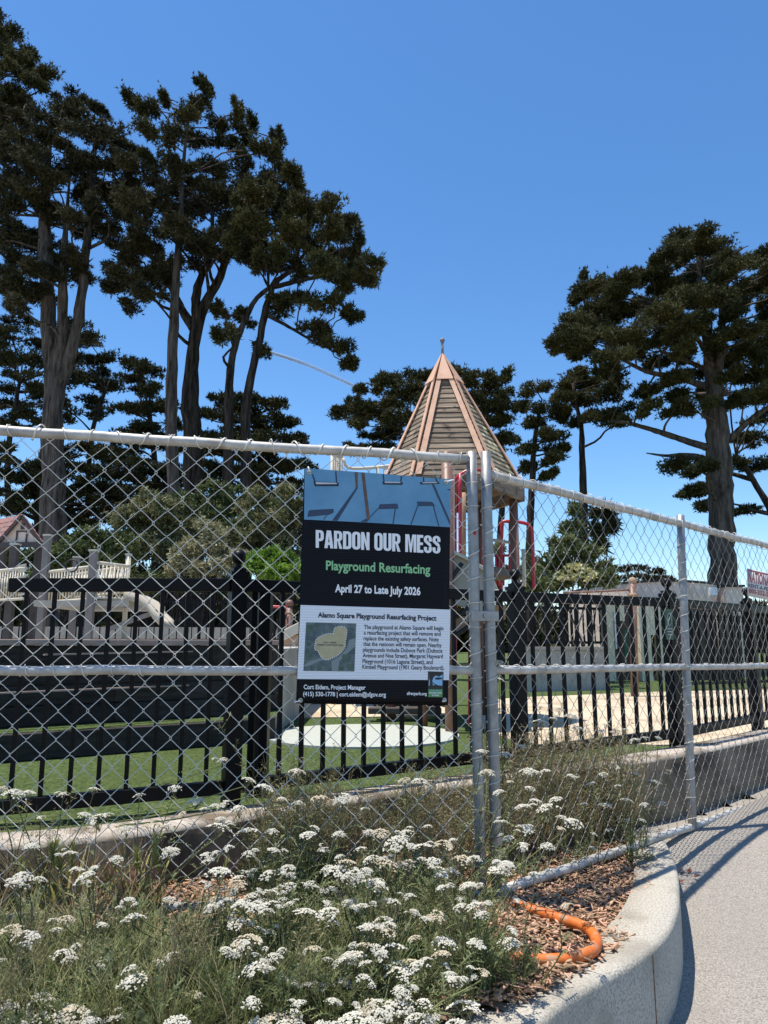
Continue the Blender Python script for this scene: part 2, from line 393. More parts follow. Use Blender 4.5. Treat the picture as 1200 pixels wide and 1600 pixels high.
# artificial turf behind the retaining wall
far = [(40, 34), (40, 60), (-40, 60), (-40, 3.0)]
turf_poly = [(p.x, p.y) for p in wall_back] + [(60, 30), (60, 70), (-60, 70), (-60, 2.5)]
mb = MB(); N = len(turf_poly)
mb.add([(a, b, TURF) for a, b in turf_poly], [tuple(range(N))])
o = mb.build('turf', M['turf']); o['kind'] = 'structure'
bm = bmesh.new(); bm.from_mesh(o.data); bmesh.ops.triangulate(bm, faces=bm.faces); bm.to_mesh(o.data); bm.free()
flat('sand', [Pz(*p, TURF + .01) for p in [(738, 1128), (770, 1094), (900, 1086), (1060, 1080), (1330, 1078), (1420, 1110), (1330, 1146), (1060, 1163), (960, 1160), (880, 1166), (790, 1152)]], TURF + .01, M['sand'])
flat('sand', [Pz(*p, TURF + .012) for p in [(425, 1114), (440, 1103), (520, 1100), (610, 1100), (690, 1104), (690, 1116), (560, 1120), (450, 1120)]], TURF + .012, M['sand'], 60)
pc = Pz(566, 1150, TURF)
flat('concrete_pad', [pc + Vector((.81 * math.cos(t), .78 * math.sin(t), 0)) for t in [2 * math.pi * k / 24 for k in range(24)]], TURF + .016, M['pad'], 72)

# ------------------------------------------------------------------ retaining wall
rw = thing('retaining_wall', 'low weathered concrete retaining wall under the black iron fence', 'wall', (wl[60].x, wl[60].y, .5))
def wall_strip(front, back, z0f, lip, name, mtop, mface, parent):
    """A wall with a rounded front lip: face, lip and top as one mesh with two materials."""
    mb = MB(); n = len(front); vs = []; K = 6
    for i in range(n):
        a, b = front[i], back[i]; d = (b - a); d.z = 0; d.normalize(); z = a.z
        for q, (o, dz) in enumerate([(0, None), (0, -lip), (lip * .3, -lip * .3), (lip, 0), (None, 0), (None, None)]):
            p = (b if o is None else a + d * o)
            vs.append((p.x, p.y, z0f(p) if dz is None else z + dz))
    fs, mi = [], []
    for i in range(n - 1):
        for k in range(K - 1):
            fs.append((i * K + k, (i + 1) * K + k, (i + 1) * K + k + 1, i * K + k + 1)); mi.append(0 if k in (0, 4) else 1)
    mb.add(vs, fs, True); mb.mi = mi
    return mb.build(name, [mface, mtop], parent)
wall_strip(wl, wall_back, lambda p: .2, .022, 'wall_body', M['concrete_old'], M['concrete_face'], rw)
# orange lichen on the face at the far left
for (px, py, s) in [(6, 1368, .06), (14, 1340, .035), (2, 1350, .06), (20, 1362, .03), (290, 1290, .012)]:
    pass

# ------------------------------------------------------------------ curved planter curb
CZ = .5
outer_px = [(-500, 1830), (0, 1800), (400, 1745), (640, 1680), (837, 1600), (879, 1567), (950, 1525), (1000, 1496), (1042, 1458), (1058, 1425), (1062, 1398), (1058, 1355), (1043, 1318), (1024, 1298), (1008, 1287)]
inner_px = [(-500, 1720), (0, 1700), (360, 1660), (600, 1610), (770, 1558), (820, 1541), (880, 1516), (915, 1488), (950, 1447), (975, 1415), (988, 1385), (991, 1358), (990, 1338), (987, 1318), (984, 1305)]
NC = 90
oc = resample([Pz(x, y, CZ) for x, y in outer_px], NC); ic = resample([Pz(x, y, CZ) for x, y in inner_px], NC)
# keep the two edges paired by nearest distance
ic2 = []
for p in oc:
    ic2.append(min(resample([q for q in ic], 400), key=lambda q: (q - p).length) if False else None)
icf = resample(ic, 400)
ic = [min(icf, key=lambda q: (q - p).length_squared) for p in oc]
curb = thing('planter_curb', 'pale curved concrete curb wall edging the planter bed', 'curb wall', (oc[60].x, oc[60].y, .25))
wall_strip([Vector((p.x, p.y, CZ)) for p in oc], [Vector((p.x, p.y, CZ)) for p in ic], lambda p: path_z(p.y) - .12, .02, 'curb_body', M['concrete_curb'], M['concrete_curb'], curb)

for q in (31, 52, 66):
    p = oc[q]; d_ = (oc[q + 1] - oc[q - 1]).normalized(); n_ = Vector((d_.y, -d_.x, 0)); zb_ = path_z(p.y) - .05
    MB().box((p.x + n_.x * .0005, p.y + n_.y * .0005, (CZ - .022 + zb_) / 2), (.006, .003, CZ - .022 - zb_), math.atan2(d_.y, d_.x)).build('joint', M['mulch_soil'], curb)
# mulch bed between the curb and the wall
bed_poly = [((a.x + b.x) / 2, (a.y + b.y) / 2) for a, b in zip(oc, ic)] + [(p.x, p.y + .05) for p in reversed(wl) if p.x < Pd(1010, 1290, 4.7).x]
v, f, ids = [], [], {}
gx = np.arange(-5, 2.6, .05); gy = np.arange(1.0, 5.2, .05)
rr = random.Random(3)
for j, y in enumerate(gy):
    for i, x in enumerate(gx):
        if inpoly(x, y, bed_poly):
            ids[i, j] = len(v); v.append((x, y, soil_z(x, y) - .012 + rr.uniform(-.007, .007) + .012 * math.sin(x * 5) * math.cos(y * 4)))
for (i, j), a in ids.items():
    if (i + 1, j) in ids and (i + 1, j + 1) in ids and (i, j + 1) in ids: f.append((a, ids[i + 1, j], ids[i + 1, j + 1], ids[i, j + 1]))
o = bpy.data.objects.new('mulch_bed', npmesh('mulch_bed', v, f, M['mulch_soil'], True)); COL.objects.link(o); o['kind'] = 'structure'
# loose wood chips
rng = np.random.default_rng(5)
V, Fc = [], []
def chips(n, xr, yr, dense):
    k = 0
    while k < n:
        x, y = rr.uniform(*xr), rr.uniform(*yr)
        if not inpoly(x, y, bed_poly): n -= 1; continue
        k += 1
        L, w, t = rr.uniform(.012, .05), rr.uniform(.004, .012), rr.uniform(.002, .005)
        m = Matrix.Rotation(rr.uniform(0, 6.3), 3, 'Z') @ Matrix.Rotation(rr.uniform(-.45, .45), 3, 'Y') @ Matrix.Rotation(rr.uniform(-.6, .6), 3, 'X')
        c = Vector((x, y, soil_z(x, y) + rr.uniform(-.006, .014) + .012 * math.sin(x * 5) * math.cos(y * 4)))
        o = len(V)
        for a in (-1, 1):
            for b in (-1, 1):
                for e in (-1, 1): V.append(tuple(c + m @ Vector((a * L / 2 * (1 if b < 0 else .8), b * w / 2, e * t / 2))))
        for q in [(0, 1, 3, 2), (4, 6, 7, 5), (0, 4, 5, 1), (2, 3, 7, 6), (0, 2, 6, 4), (1, 5, 7, 3)]: Fc.append(tuple(o + i for i in q))
chips(9000, (.4, 1.75), (2.3, 4.4), 1); chips(5000, (-1.6, .6), (2.3, 3.7), 1)
o = bpy.data.objects.new('wood_chips', npmesh('wood_chips', V, Fc, M['chip'])); COL.objects.link(o); o['kind'] = 'stuff'

# ------------------------------------------------------------------ temporary chain link panels
def round_rail(a, b, r, name, m, parent, n=14, seg=14, wob=.0035):
    pts = [Vector(a).lerp(Vector(b), k / seg) + Vector((0, 0, R.uniform(-wob, wob))) for k in range(seg + 1)]
    return MB().tube(pts, r, n).build(name, m, parent)

def wire_mesh(par, rows, hw, hz, r, name):
    """One zigzag wire of a chain link fabric, hooked round its neighbours; local x along the fence, z up."""
    pts = []; e = .0032
    for j in range(rows + 1):
        right = (j + par) % 2 == 1
        x = hw if right else 0; s = 1 if right else -1
        pts += [Vector((x - s * .0075, -s * e, j * hz - hz * .17)), Vector((x + s * .0022, -s * e * .4, j * hz - hz * .05)), Vector((x + s * .0022, s * e * .4, j * hz + hz * .05)), Vector((x - s * .0075, s * e, j * hz + hz * .17))]
    return mesh_of(MB().tube(pts, r, 5, False), name, M['wire'] if LL_ else M['wire_shaded'])

def tie_mesh(R0, r, tilt, name):
    pts = []
    for k in range(13):
        t = -math.pi * .25 + 2 * math.pi * 1.15 * k / 12
        pts.append(Vector((tilt * (k / 12 - .5), R0 * math.cos(t), R0 * math.sin(t))))
    return mesh_of(MB().tube(pts, r, 5), name, M['wire'])

def panel_frame_dir(A, B):
    d = Vector((B.x - A.x, B.y - A.y, 0)); L = d.length; d.normalize(); return d, L, math.atan2(d.y, d.x)

LL_ = True
def chain_panel(name, label, A, B, ztA, ztB, zbA, zbB, zmA, zmB, posts, mtop, hw, hz, skip=None):
    """A to B along the fence line; z heights of the top, bottom and mid rails at both ends."""
    d, L, ang = panel_frame_dir(A, B)
    p = thing(name, label, 'fence panel', (A.x, A.y, zbA))
    def at(s, z): return Vector((A.x + d.x * s, A.y + d.y * s, z))
    zt = lambda s: lerp(ztA, ztB, s / L); zb = lambda s: lerp(zbA, zbB, s / L); zm = lambda s: lerp(zmA, zmB, s / L)
    round_rail(at(0, ztA), at(L, ztB), .021, 'top_rail', mtop, p, seg=int(L * 5))
    round_rail(at(0, zmA), at(L, zmB), .019, 'mid_rail', mtop, p, seg=int(L * 4))
    round_rail(at(0, zbA), at(L, zbB), .021, 'bottom_rail', M['galv_old'], p, seg=int(L * 4))
    for s, top, bot, mm in posts:
        ln = .14 if abs(s - 1.9) < .5 else 0
        MB().tube([at(s - ln * (1 - k / 8), bot + (top - bot) * k / 8) + Vector((R.uniform(-.002, .002), 0, 0)) for k in range(9)], .024, 16).build('post', mm, p)
    # wires
    nrm = Vector((d.y, -d.x, 0)) * .004
    rows = int((ztA - zbA) / hz) + 1
    me = [wire_mesh(k, rows, hw, hz, .00165 if LL_ else .0014, 'wire') for k in (0, 1)]
    nw = int(L / hw)
    for k in range(nw):
        s = k * hw
        a = link('wire', me[k % 2], p, at(s, zb(s) - .012) + nrm, (R.uniform(-.003, .003), R.uniform(-.004, .004), ang))
        a.scale = (1 + R.uniform(-.03, .03), 1, ((zt(s) - zb(s)) + .028) / (rows * hz))
    # wire ties round the rails
    t1, t2, t3 = tie_mesh(.0245, .0019, .045, 'wire_tie'), tie_mesh(.0225, .0019, .03, 'wire_tie'), tie_mesh(.0275, .0019, .05, 'wire_tie')
    s = .05
    while s < L:
        link('wire_tie', t1, p, at(s, zt(s)), (R.uniform(-.4, .4), 0, ang + R.uniform(-.2, .2)), (R.choice((1, -1)) * R.uniform(.8, 2.4), 1, R.uniform(1, 1.1) * (1 if R.random() < .5 else R.uniform(1.05, 1.35))))
        if R.random() < .75: link('wire_tie', t1, p, at(s + .02, zb(s)), (R.uniform(-1, 1), 0, ang), (R.uniform(.6, 1.6), 1, 1))
        if R.random() < .6: link('wire_tie', t2, p, at(s + .03, zm(s)), (R.uniform(-1, 1), 0, ang), (R.uniform(.6, 1.4), 1, 1))
        s += hw * 2
    for s, top, bot, mm in posts:
        z = bot + .12
        while z < top - .1:
            link('wire_tie', t3, p, at(s - (.14 * (1 - (z - bot) / (top - bot)) if abs(s - 1.9) < .5 else 0), z), (0, math.pi / 2 + R.uniform(-.25, .25), ang + R.uniform(-.4, .4)), (R.uniform(.7, 1.3), 1, 1))
            z += hz * 2
    return p, at, d, L, ang

B = Pd(738, 717, 3.25); A0 = Pd(0, 672, 2.86)
dl = Vector((A0.x - B.x, A0.y - B.y, 0)).normalized(); A = B + dl * 3.05
Bl = Vector((B.x, B.y, 0)); Al = Vector((A.x, A.y, 0))
tl = (A - B).length / (A0 - B).length
left_panel, latL, dL, LL, angL = chain_panel('chain_link_panel', 'chain link fence panel holding the large black notice sign', Al, Bl,
    lerp(B.z, A0.z, tl), B.z, .575, .545, 1.455, 1.435, [(0.03, 2.46, .5, M['galv']), (3.05 - .004, 2.405, .43, M['galv'])], M['galv_old'], .0525, .0535)
C = Pd(760, 740, 3.27); E = Pd(1200, 853, 5.64); de = Vector((E.x - C.x, E.y - C.y, 0)); LE = de.length; de.normalize()
Dm = Pd(1056, 812, 4.64); sD = (Vector((Dm.x - C.x, Dm.y - C.y, 0))).dot(de)
LR = LE + 2.2
Cl = Vector((C.x, C.y, 0)); Rl = Cl + de * LR
zE = E.z + (E.z - C.z) / LE * 2.2
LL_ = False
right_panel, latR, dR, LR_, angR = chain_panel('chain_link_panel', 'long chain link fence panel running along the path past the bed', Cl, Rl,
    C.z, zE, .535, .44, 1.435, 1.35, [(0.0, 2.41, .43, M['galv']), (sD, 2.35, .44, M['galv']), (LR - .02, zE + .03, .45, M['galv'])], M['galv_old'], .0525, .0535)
# red paint marks on the corner posts
for s, z in ((LL - .004, 2.03), (LL - .004, .86)):
    c = latL(s, z) + Vector((dL.y, -dL.x, 0)) * .0235; MB().lathe(c, [(.001, -.010), (.006, -.006), (.0075, 0), (.005, .007), (.001, .011)], 10).build('paint_mark', M['paint_red'], left_panel)
# bracket joining the two end posts
ck = Pd(750, 963, 3.26)
cl = thing('panel_clamp', 'galvanized bracket clamping the two corner fence posts together', 'bracket', ck)
pa, pb = latL(LL - .004, ck.z), latR(0, ck.z); mid = (pa + pb) / 2; dd = (pb - pa).normalized(); ang = math.atan2(dd.y, dd.x); nn = Vector((dd.y, -dd.x, 0))
gap = (pb - pa).length
def strap(sgn):
    o = MB().box(mid + nn * (.027 * sgn), (gap + .058, .004, .044), ang).build('strap', M['galv'], cl, bevel=.0015)
strap(1); strap(-1)
MB().tube([mid + nn * .034, mid + nn * -.034], .006, 8).build('bolt_shank', M['galv'], cl)
MB().tube([mid + nn * .028, mid + nn * .037], .010, 6).build('bolt_head', M['galv'], cl)

# orange tubular stand foot lying on the mulch
pp = [(690, 1462), (725, 1430), (765, 1414), (800, 1412), (838, 1424), (880, 1437), (912, 1448), (928, 1461), (932, 1475), (924, 1487), (905, 1494), (880, 1499), (845, 1501), (815, 1500), (770, 1492)]
tp = resample([Pz(x, y, .525) for x, y in pp], 70)
so = MB().tube(tp, .020, 14).build('fence_stand', M['orange'])
tag(so, 'bent orange steel tube lying on the mulch beside the curb', 'fence foot')
so.location = (0, 0, 0)
# ------------------------------------------------------------------ notice sign on the left panel
FONT = None
def crop(x, y): return (440 + x / 3.3333, 700 + y / 3.3333)
nL = Vector((dL.y, -dL.x, 0))                      # towards the camera
P0 = latL(LL, 1.5) + nL * .030
def on_plane(px, py, P=P0, n=nL):
    a, b = ray(px, py); dr = Vector((a, 1, b)); o = Vector((0, 0, EYE))
    t = (P - o).dot(n) / dr.dot(n); return o + dr * t
SC = [on_plane(*crop(*c)) for c in ((118, 105), (880, 165), (868, 1340), (75, 1330))]   # TL TR BR BL
Xs = (SC[1] - SC[0] + SC[2] - SC[3]).normalized(); Ys = (SC[3] - SC[0] + SC[2] - SC[1]).normalized()
scz = sum(SC, Vector()) / 4
sign = thing('notice_sign', 'tall corrugated notice sign reading PARDON OUR MESS', 'sign', scz)

def sign_pt(cx, cy, lift):
    """A point of the sign face at photo-crop coordinates, lifted off the face; the sheet bows slightly."""
    p = on_plane(*crop(cx, cy))
    u = (cx - 95) / 780; w = (cy - 105) / 1220
    bow = .006 * math.sin(math.pi * min(1, max(0, u))) + .003 * math.sin(3 * w + 2 * u)
    if u > .86 and w < .09: bow += .05 * (u - .86) * (.09 - w) * 80 * .3
    return p + nL * (bow + lift)

def sheet_uv(name, quad, m, lift, nx=14, ny=14, thick=0.):
    """A printed area of the sign: quad of crop coordinates TL TR BR BL."""
    v = []
    for j in range(ny + 1):
        for i in range(nx + 1):
            s, t = i / nx, j / ny
            x = lerp(lerp(quad[0][0], quad[1][0], s), lerp(quad[3][0], quad[2][0], s), t); y = lerp(lerp(quad[0][1], quad[1][1], s), lerp(quad[3][1], quad[2][1], s), t)
            v.append(sign_pt(x, y, lift) - scz)
    f = [(j * (nx + 1) + i, (j + 1) * (nx + 1) + i, (j + 1) * (nx + 1) + i + 1, j * (nx + 1) + i + 1) for j in range(ny) for i in range(nx)]
    o = link(name, npmesh(name, v, f, m, True), sign, scz)
    if thick: sd = o.modifiers.new('thickness', 'SOLIDIFY'); sd.thickness = thick; sd.offset = -1
    return o

def poly_uv(name, polys, m, lift, parent=None):
    for P in ([polys] if name == 'map_outline_print' else [[p] for p in polys]):
        mb = MB()
        for q in P: mb.add([sign_pt(x, y, lift) for x, y in q], [tuple(range(len(q)))])
        o = mb.build(name, m, parent or sign)
        bm = bmesh.new(); bm.from_mesh(o.data); bmesh.ops.triangulate(bm, faces=bm.faces); bm.to_mesh(o.data); bm.free()
    return o

def text_mesh(txt, bold):
    c = bpy.data.curves.new('t', 'FONT'); c.body = txt; c.size = 1; c.offset = bold; c.resolution_u = 3; c.fill_mode = 'FRONT'
    o = bpy.data.objects.new('t', c); COL.objects.link(o)
    dg = bpy.context.evaluated_depsgraph_get(); me = bpy.data.meshes.new_from_object(o.evaluated_get(dg))
    bpy.data.objects.remove(o); bpy.data.curves.remove(c)
    return me

def cap_height(bold):
    me = text_mesh('H', bold); z = [v.co.y for v in me.vertices]; return max(z), min(z)
CAPS = {}
def lettering(name, txt, xl, xr, bl, br, cap, m, lift, bold=0., pt=sign_pt, parent=None, origin=None):
    if bold not in CAPS: CAPS[bold] = cap_height(bold)
    me = text_mesh(txt, bold); top, low = CAPS[bold]
    n = len(me.vertices); co = np.zeros(n * 3); me.vertices.foreach_get('co', co); co = co.reshape(-1, 3)
    x0, x1 = co[:, 0].min(), co[:, 0].max()
    org = origin if origin is not None else scz
    for i, v in enumerate(me.vertices):
        s = (co[i, 0] - x0) / (x1 - x0)
        v.co = pt(lerp(xl, xr, s), lerp(bl, br, s) - cap * (co[i, 1] - low) / (top - low), lift) - org
    me.materials.clear(); me.materials.append(m)
    return link(name, me, parent or sign, org)

sheet_uv('panel', [(118, 105), (880, 165), (868, 1340), (75, 1330)], M['coro_black'], 0, 20, 30, .004)
sheet_uv('photo_print', [(120, 106), (879, 166), (878, 413), (117, 373)], M['blue_print'], .0008)
sheet_uv('white_print', [(98, 818), (880, 842), (873, 1209), (81, 1203)], M['coro_white'], .0008)
def seg(a, b, w):
    dx, dy = b[0] - a[0], b[1] - a[1]; L = math.hypot(dx, dy); nx, ny = -dy / L * w / 2, dx / L * w / 2
    return [(a[0] + nx, a[1] + ny), (b[0] + nx, b[1] + ny), (b[0] - nx, b[1] - ny), (a[0] - nx, a[1] - ny)]
poly_uv('swing_shadow_print', [[(385, 210), (396, 210), (290, 381), (262, 379)], [(445, 366), (458, 372), (440, 388), (408, 386)], [(147, 324), (270, 318), (270, 338), (248, 349), (134, 360), (138, 332)],
    [(508, 295), (600, 292), (607, 318), (500, 321)], [(702, 280), (782, 282), (800, 303), (706, 305)], [(780, 190), (793, 192), (878, 382), (877, 405)],
    seg((500, 318), (455, 365), 5), seg((590, 319), (578, 396), 6), seg((707, 303), (671, 401), 6), seg((788, 302), (818, 409), 6), seg((236, 350), (218, 374), 5)], M['seat_print'], .0014)
poly_uv('swing_pole_print', [[(378, 128), (394, 129), (396, 211), (384, 211)], [(413, 130), (430, 131), (458, 372), (442, 377)]], M['brown_print'], .0018)
poly_uv('swing_seat_print', [[(165, 176), (296, 183), (296, 201), (172, 200)], [(522, 178), (629, 181), (627, 194), (526, 193)], [(718, 180), (815, 178), (822, 188), (722, 192)],
    seg((160, 138), (175, 182), 6), seg((281, 122), (285, 184), 6), seg((527, 140), (531, 180), 6), seg((622, 146), (618, 182), 6), seg((737, 156), (738, 182), 6), seg((800, 160), (808, 180), 6)], M['navy_print'], .0022)
poly_uv('swing_seat_top_print', [[(175, 179), (286, 184), (287, 190), (180, 190)], [(533, 178), (618, 180), (616, 185), (536, 185)], [(730, 181), (806, 179), (808, 184), (734, 186)]], M['grey_print'], .0026)

# block capitals for the headline: heavy condensed letters drawn as outlines (unit height)
def arc(cx, cy, rx, ry, a0, a1, n=7): return [(cx + rx * math.cos(math.radians(a0 + (a1 - a0) * k / n)), cy + ry * math.sin(math.radians(a0 + (a1 - a0) * k / n))) for k in range(n + 1)]
def ring(x0, x1, y0, y1, rx, ry, k=.0):
    return arc(x1 - rx, y1 - ry, rx, ry, 0, 90) + arc(x0 + rx, y1 - ry, rx, ry, 90, 180) + arc(x0 + rx, y0 + ry, rx, ry, 180, 270) + arc(x1 - rx, y0 + ry, rx, ry, 270, 360)
def strip(o, i):                                      # band between two outlines with equal point counts
    n = len(o); return [[o[k], o[(k + 1) % n], i[(k + 1) % n], i[k]] for k in range(n)]
def G_O(w=.47): return w, strip(ring(0, w, 0, 1, .2, .2), ring(.175, w - .175, .15, .85, .055, .08))
def half(w, y0, y1, h0, h1):                          # right-hand bowl of P, R, D
    o = [(0.1, y1)] + arc(w - .2, y1 - .2, .2, .2, 90, 0) + arc(w - .2, y0 + .2, .2, .2, 0, -90) + [(.1, y0)]
    i = [(0.1, h1)] + arc(w - .175 - .06, h1 - .08, .06, .08, 90, 0) + arc(w - .175 - .06, h0 + .08, .06, .08, 0, -90) + [(.1, h0)]
    return [[o[k], o[k + 1], i[k + 1], i[k]] for k in range(len(o) - 1)]
box2 = lambda x0, y0, x1, y1: [(x0, y0), (x1, y0), (x1, y1), (x0, y1)]
GL = {
    'P': (.45, [box2(0, 0, .175, 1)] + half(.45, .38, 1, .53, .86)),
    'R': (.47, [box2(0, 0, .175, 1)] + half(.46, .42, 1, .56, .86) + [[(.17, .5), (.30, .5), (.47, 0), (.295, 0), (.21, .42), (.17, .42)]]),
    'D': (.47, [box2(0, 0, .175, 1)] + half(.47, 0, 1, .15, .85)),
    'O': G_O(), 'N': (.47, [box2(0, 0, .165, 1), box2(.305, 0, .47, 1), [(.15, 1), (.165, 1), (.32, .42), (.32, 0), (.305, 0), (.15, .58)]]),
    'U': (.46, [box2(0, .2, .175, 1), box2(.285, .2, .46, 1)] + [[a, b, c, d] for a, b, c, d in (lambda o, i: [(o[k], o[k + 1], i[k + 1], i[k]) for k in range(len(o) - 1)])(arc(.23, .2, .23, .2, 180, 360), arc(.23, .2, .055, .055, 180, 360))]),
    'A': (.50, [[(0, 0), (.175, 0), (.285, 1), (.13, 1)], [(.325, 0), (.50, 0), (.37, 1), (.215, 1)], box2(.15, .18, .35, .34)]),
    'M': (.62, [box2(0, 0, .155, 1), box2(.465, 0, .62, 1), [(.13, 1), (.225, 1), (.335, .3), (.335, 0), (.26, 0)], [(.49, 1), (.395, 1), (.285, .3), (.285, 0), (.36, 0)]]),
    'E': (.36, [box2(0, 0, .175, 1), box2(.1, 0, .36, .155), box2(.1, .845, .36, 1), box2(.1, .43, .34, .58)]),
    ' ': (.2, []),
}
def _s():
    w = .45; mid = []
    o = arc(.225, .80, .225, .20, 0, 180) + arc(.225, .70, .225, .16, 180, 225, 3)
    i = arc(.225, .80, .05, .065, 0, 180) + arc(.225, .74, .05, .06, 180, 225, 3)
    q = [[o[k], o[k + 1], i[k + 1], i[k]] for k in range(len(o) - 1)]
    q += [box2(.275, .66, .45, .80), [o[-1], (.30, .43), (.42, .45), (.37, .56), i[-1]]]
    o2 = [(w - x, 1 - y) for x, y in o]; i2 = [(w - x, 1 - y) for x, y in i]
    q += [[o2[k], o2[k + 1], i2[k + 1], i2[k]] for k in range(len(o2) - 1)] + [box2(0, .20, .175, .34)]
    q += [[(.02, .62), (.065, .59), (.32, .37), (.43, .42), (.40, .5), (.17, .67)]]
    return w, q
GL['S'] = _s()
def headline(txt, xl, xr, bl, br, cap):
    W_ = sum(GL[c][0] + .035 for c in txt) - .035; x = 0; polys = []
    for c in txt:
        w, q = GL[c]
        for P in q:
            polys.append([(lerp(xl, xr, (x + a) / W_), lerp(bl, br, (x + a) / W_) - cap * b) for a, b in P])
        x += w + .035
    mb = MB()
    for k, P in enumerate(polys):
        lf = .0012 + .00003 * (k % 5)
        mb.add([sign_pt(a, b, lf) for a, b in P], [tuple(range(len(P)))])
    return mb.build('headline_lettering', M['white_print'], sign)
headline('PARDON OUR MESS', 177, 826, 520, 551, 92)
lettering('subtitle_lettering', 'Playground Resurfacing', 230, 773, 636, 657, 49, M['green_print'], .0014, .024)
lettering('date_lettering', 'April 27 to Late July 2026', 277, 722, 752, 768, 42, M['white_print'], .0014, .032)
lettering('title_lettering', 'Alamo Square Playground Resurfacing Project', 188, 806, 883, 900, 27, M['navy_print'], .0020, .034)
for t, a, b, y0, y1 in [("The playground at Alamo Square will begin", 427, 843, 943, 950), ("a resurfacing project that will remove and", 427, 828, 972, 979), ("replace the existing safety surfaces. Note", 425, 818, 1002, 1008),
        ("that the restoom will remain open. Nearby", 424, 833, 1031, 1038), ("playgrounds include Duboce Park (Duboce", 422, 837, 1061, 1067), ("Avenue and Noe Street), Margaret Hayward", 421, 840, 1091, 1096),
        ("Playground (1016 Laguna Street), and", 420, 787, 1121, 1126), ("Kimbell Playground (1901 Geary Boulevard).", 419, 847, 1150, 1156)]:
    lettering('text_line', t, a, b, y0, y1, 22, M['navy_print'], .0020, .014)
lettering('contact_lettering', 'Cort Eidem, Project Manager', 115, 436, 1256, 1259, 24, M['white_print'], .0014, .022)
lettering('contact_lettering', '(415) 530-1778 | cort.eidem@sfgov.org', 112, 542, 1292, 1295, 23, M['white_print'], .0014, .022)
lettering('contact_lettering', 'sfrecpark.org', 652, 756, 1286, 1288, 17, M['white_print'], .0014, .026)
# aerial map with the play area outlined
mp_ = sheet_uv('map_print', [(127, 908), (387, 914), (378, 1164), (113, 1161)], M['map_dark'], .0014)
area = [(268, 968), (275, 938), (300, 930), (325, 932), (338, 950), (335, 985), (330, 1010), (328, 1035), (312, 1060), (290, 1080), (262, 1095), (235, 1102), (210, 1095), (195, 1072), (188, 1056), (172, 1050), (172, 1030), (178, 1000), (198, 982), (235, 968)]
poly_uv('map_path_print', [[(380, 990), (384, 1030), (330, 1080), (300, 1110), (292, 1162), (262, 1162), (258, 1110), (300, 1085), (340, 1040), (350, 1000)], [(258, 1108), (205, 1105), (150, 1130), (118, 1140), (118, 1128), (150, 1110), (200, 1094)]], M['map_path'], .0018)
blob = lambda x, y, r: [(x + r * (1 + .2 * math.sin(3 * t + x)) * math.cos(t), y + r * (1 + .2 * math.cos(4 * t + y)) * math.sin(t)) for t in [2 * math.pi * k / 14 for k in range(14)]]
poly_uv('map_tree_print', [blob(335, 1096, 24), blob(355, 1140, 18), blob(310, 1146, 14), blob(150, 940, 22), blob(180, 925, 14), blob(140, 1085, 20), blob(155, 1060, 14), blob(160, 1146, 13), blob(195, 1148, 12), blob(365, 945, 12), blob(372, 975, 10), blob(140, 1020, 14)], M['map_green'], .0022)
poly_uv('map_area_print', [area], M['map_area'], .0026)
mb = MB()
dash = resample([Vector((x, y, 0)) for x, y in area + [area[0]]], 96)
poly_uv('map_outline_print', [seg((dash[k].x, dash[k].y), (dash[k + 1].x, dash[k + 1].y), 4) for k in range(0, 95, 2)], M['white_print'], .0030)
lettering('map_lettering', 'PLAY AREA', 220, 284, 1016, 1018, 8, M['navy_print'], .0032, .02)
lettering('map_lettering', 'UNDER CONSTRUCTION', 183, 318, 1029, 1032, 8, M['navy_print'], .0032, .02)
# park department emblem: tree and water over a green label
sheet_uv('emblem_frame_print', [(762, 1163), (844, 1166), (839, 1300), (760, 1298)], M['black_print'], .0022, 4, 6)
sheet_uv('emblem_sky_print', [(768, 1170), (839, 1172), (836, 1240), (766, 1238)], M['sky_print'], .0026, 4, 4)
poly_uv('emblem_tree_print', [[(768, 1170), (838, 1172), (838, 1180), (822, 1190), (800, 1186), (790, 1196), (784, 1212), (788, 1242), (770, 1242), (772, 1215), (768, 1200)],
    [(798, 1198), (815, 1194), (834, 1196), (836, 1204), (815, 1207), (800, 1205)], [(776, 1212), (800, 1230), (812, 1234), (805, 1238), (790, 1228)], [(768, 1240), (800, 1234), (836, 1238), (835, 1252), (766, 1252)]], M['black_print'], .0030)
sheet_uv('emblem_label_print', [(764, 1256), (838, 1257), (837, 1297), (763, 1296)], M['logo_green'], .0026, 4, 2)
lettering('emblem_lettering', 'SAN FRANCISCO', 770, 832, 1267, 1267, 6, M['sky_print'], .0032, .02)
lettering('emblem_lettering', 'RECREATION', 768, 833, 1280, 1280, 9, M['white_print'], .0032, .02)
lettering('emblem_lettering', '& PARKS', 782, 820, 1292, 1292, 8, M['white_print'], .0032, .02)
# grommets and ties at the corners
for x, y, tx, ty in ((143, 127, 138, 100), (855, 180, 890, 170), (98, 1314, 68, 1322), (848, 1312, 838, 1320)):
    c = sign_pt(x, y, .004); mb = MB()
    a, b = Xs, Vector((0, 0, 1))
    mb.tube([c + (a * math.cos(t) + b * math.sin(t)) * .0068 for t in [2 * math.pi * k / 14 for k in range(14)]], .0028, 6, False, True)
    g = mb.build('grommet', M['cream'], sign)
    e = sign_pt(tx, ty, .004)
    MB().tube([c + nL * .004, c.lerp(e, .5) + nL * .012, e, e - nL * .03, c - nL * .008], .0028, 6).build('zip_tie', M['white_print'], sign)

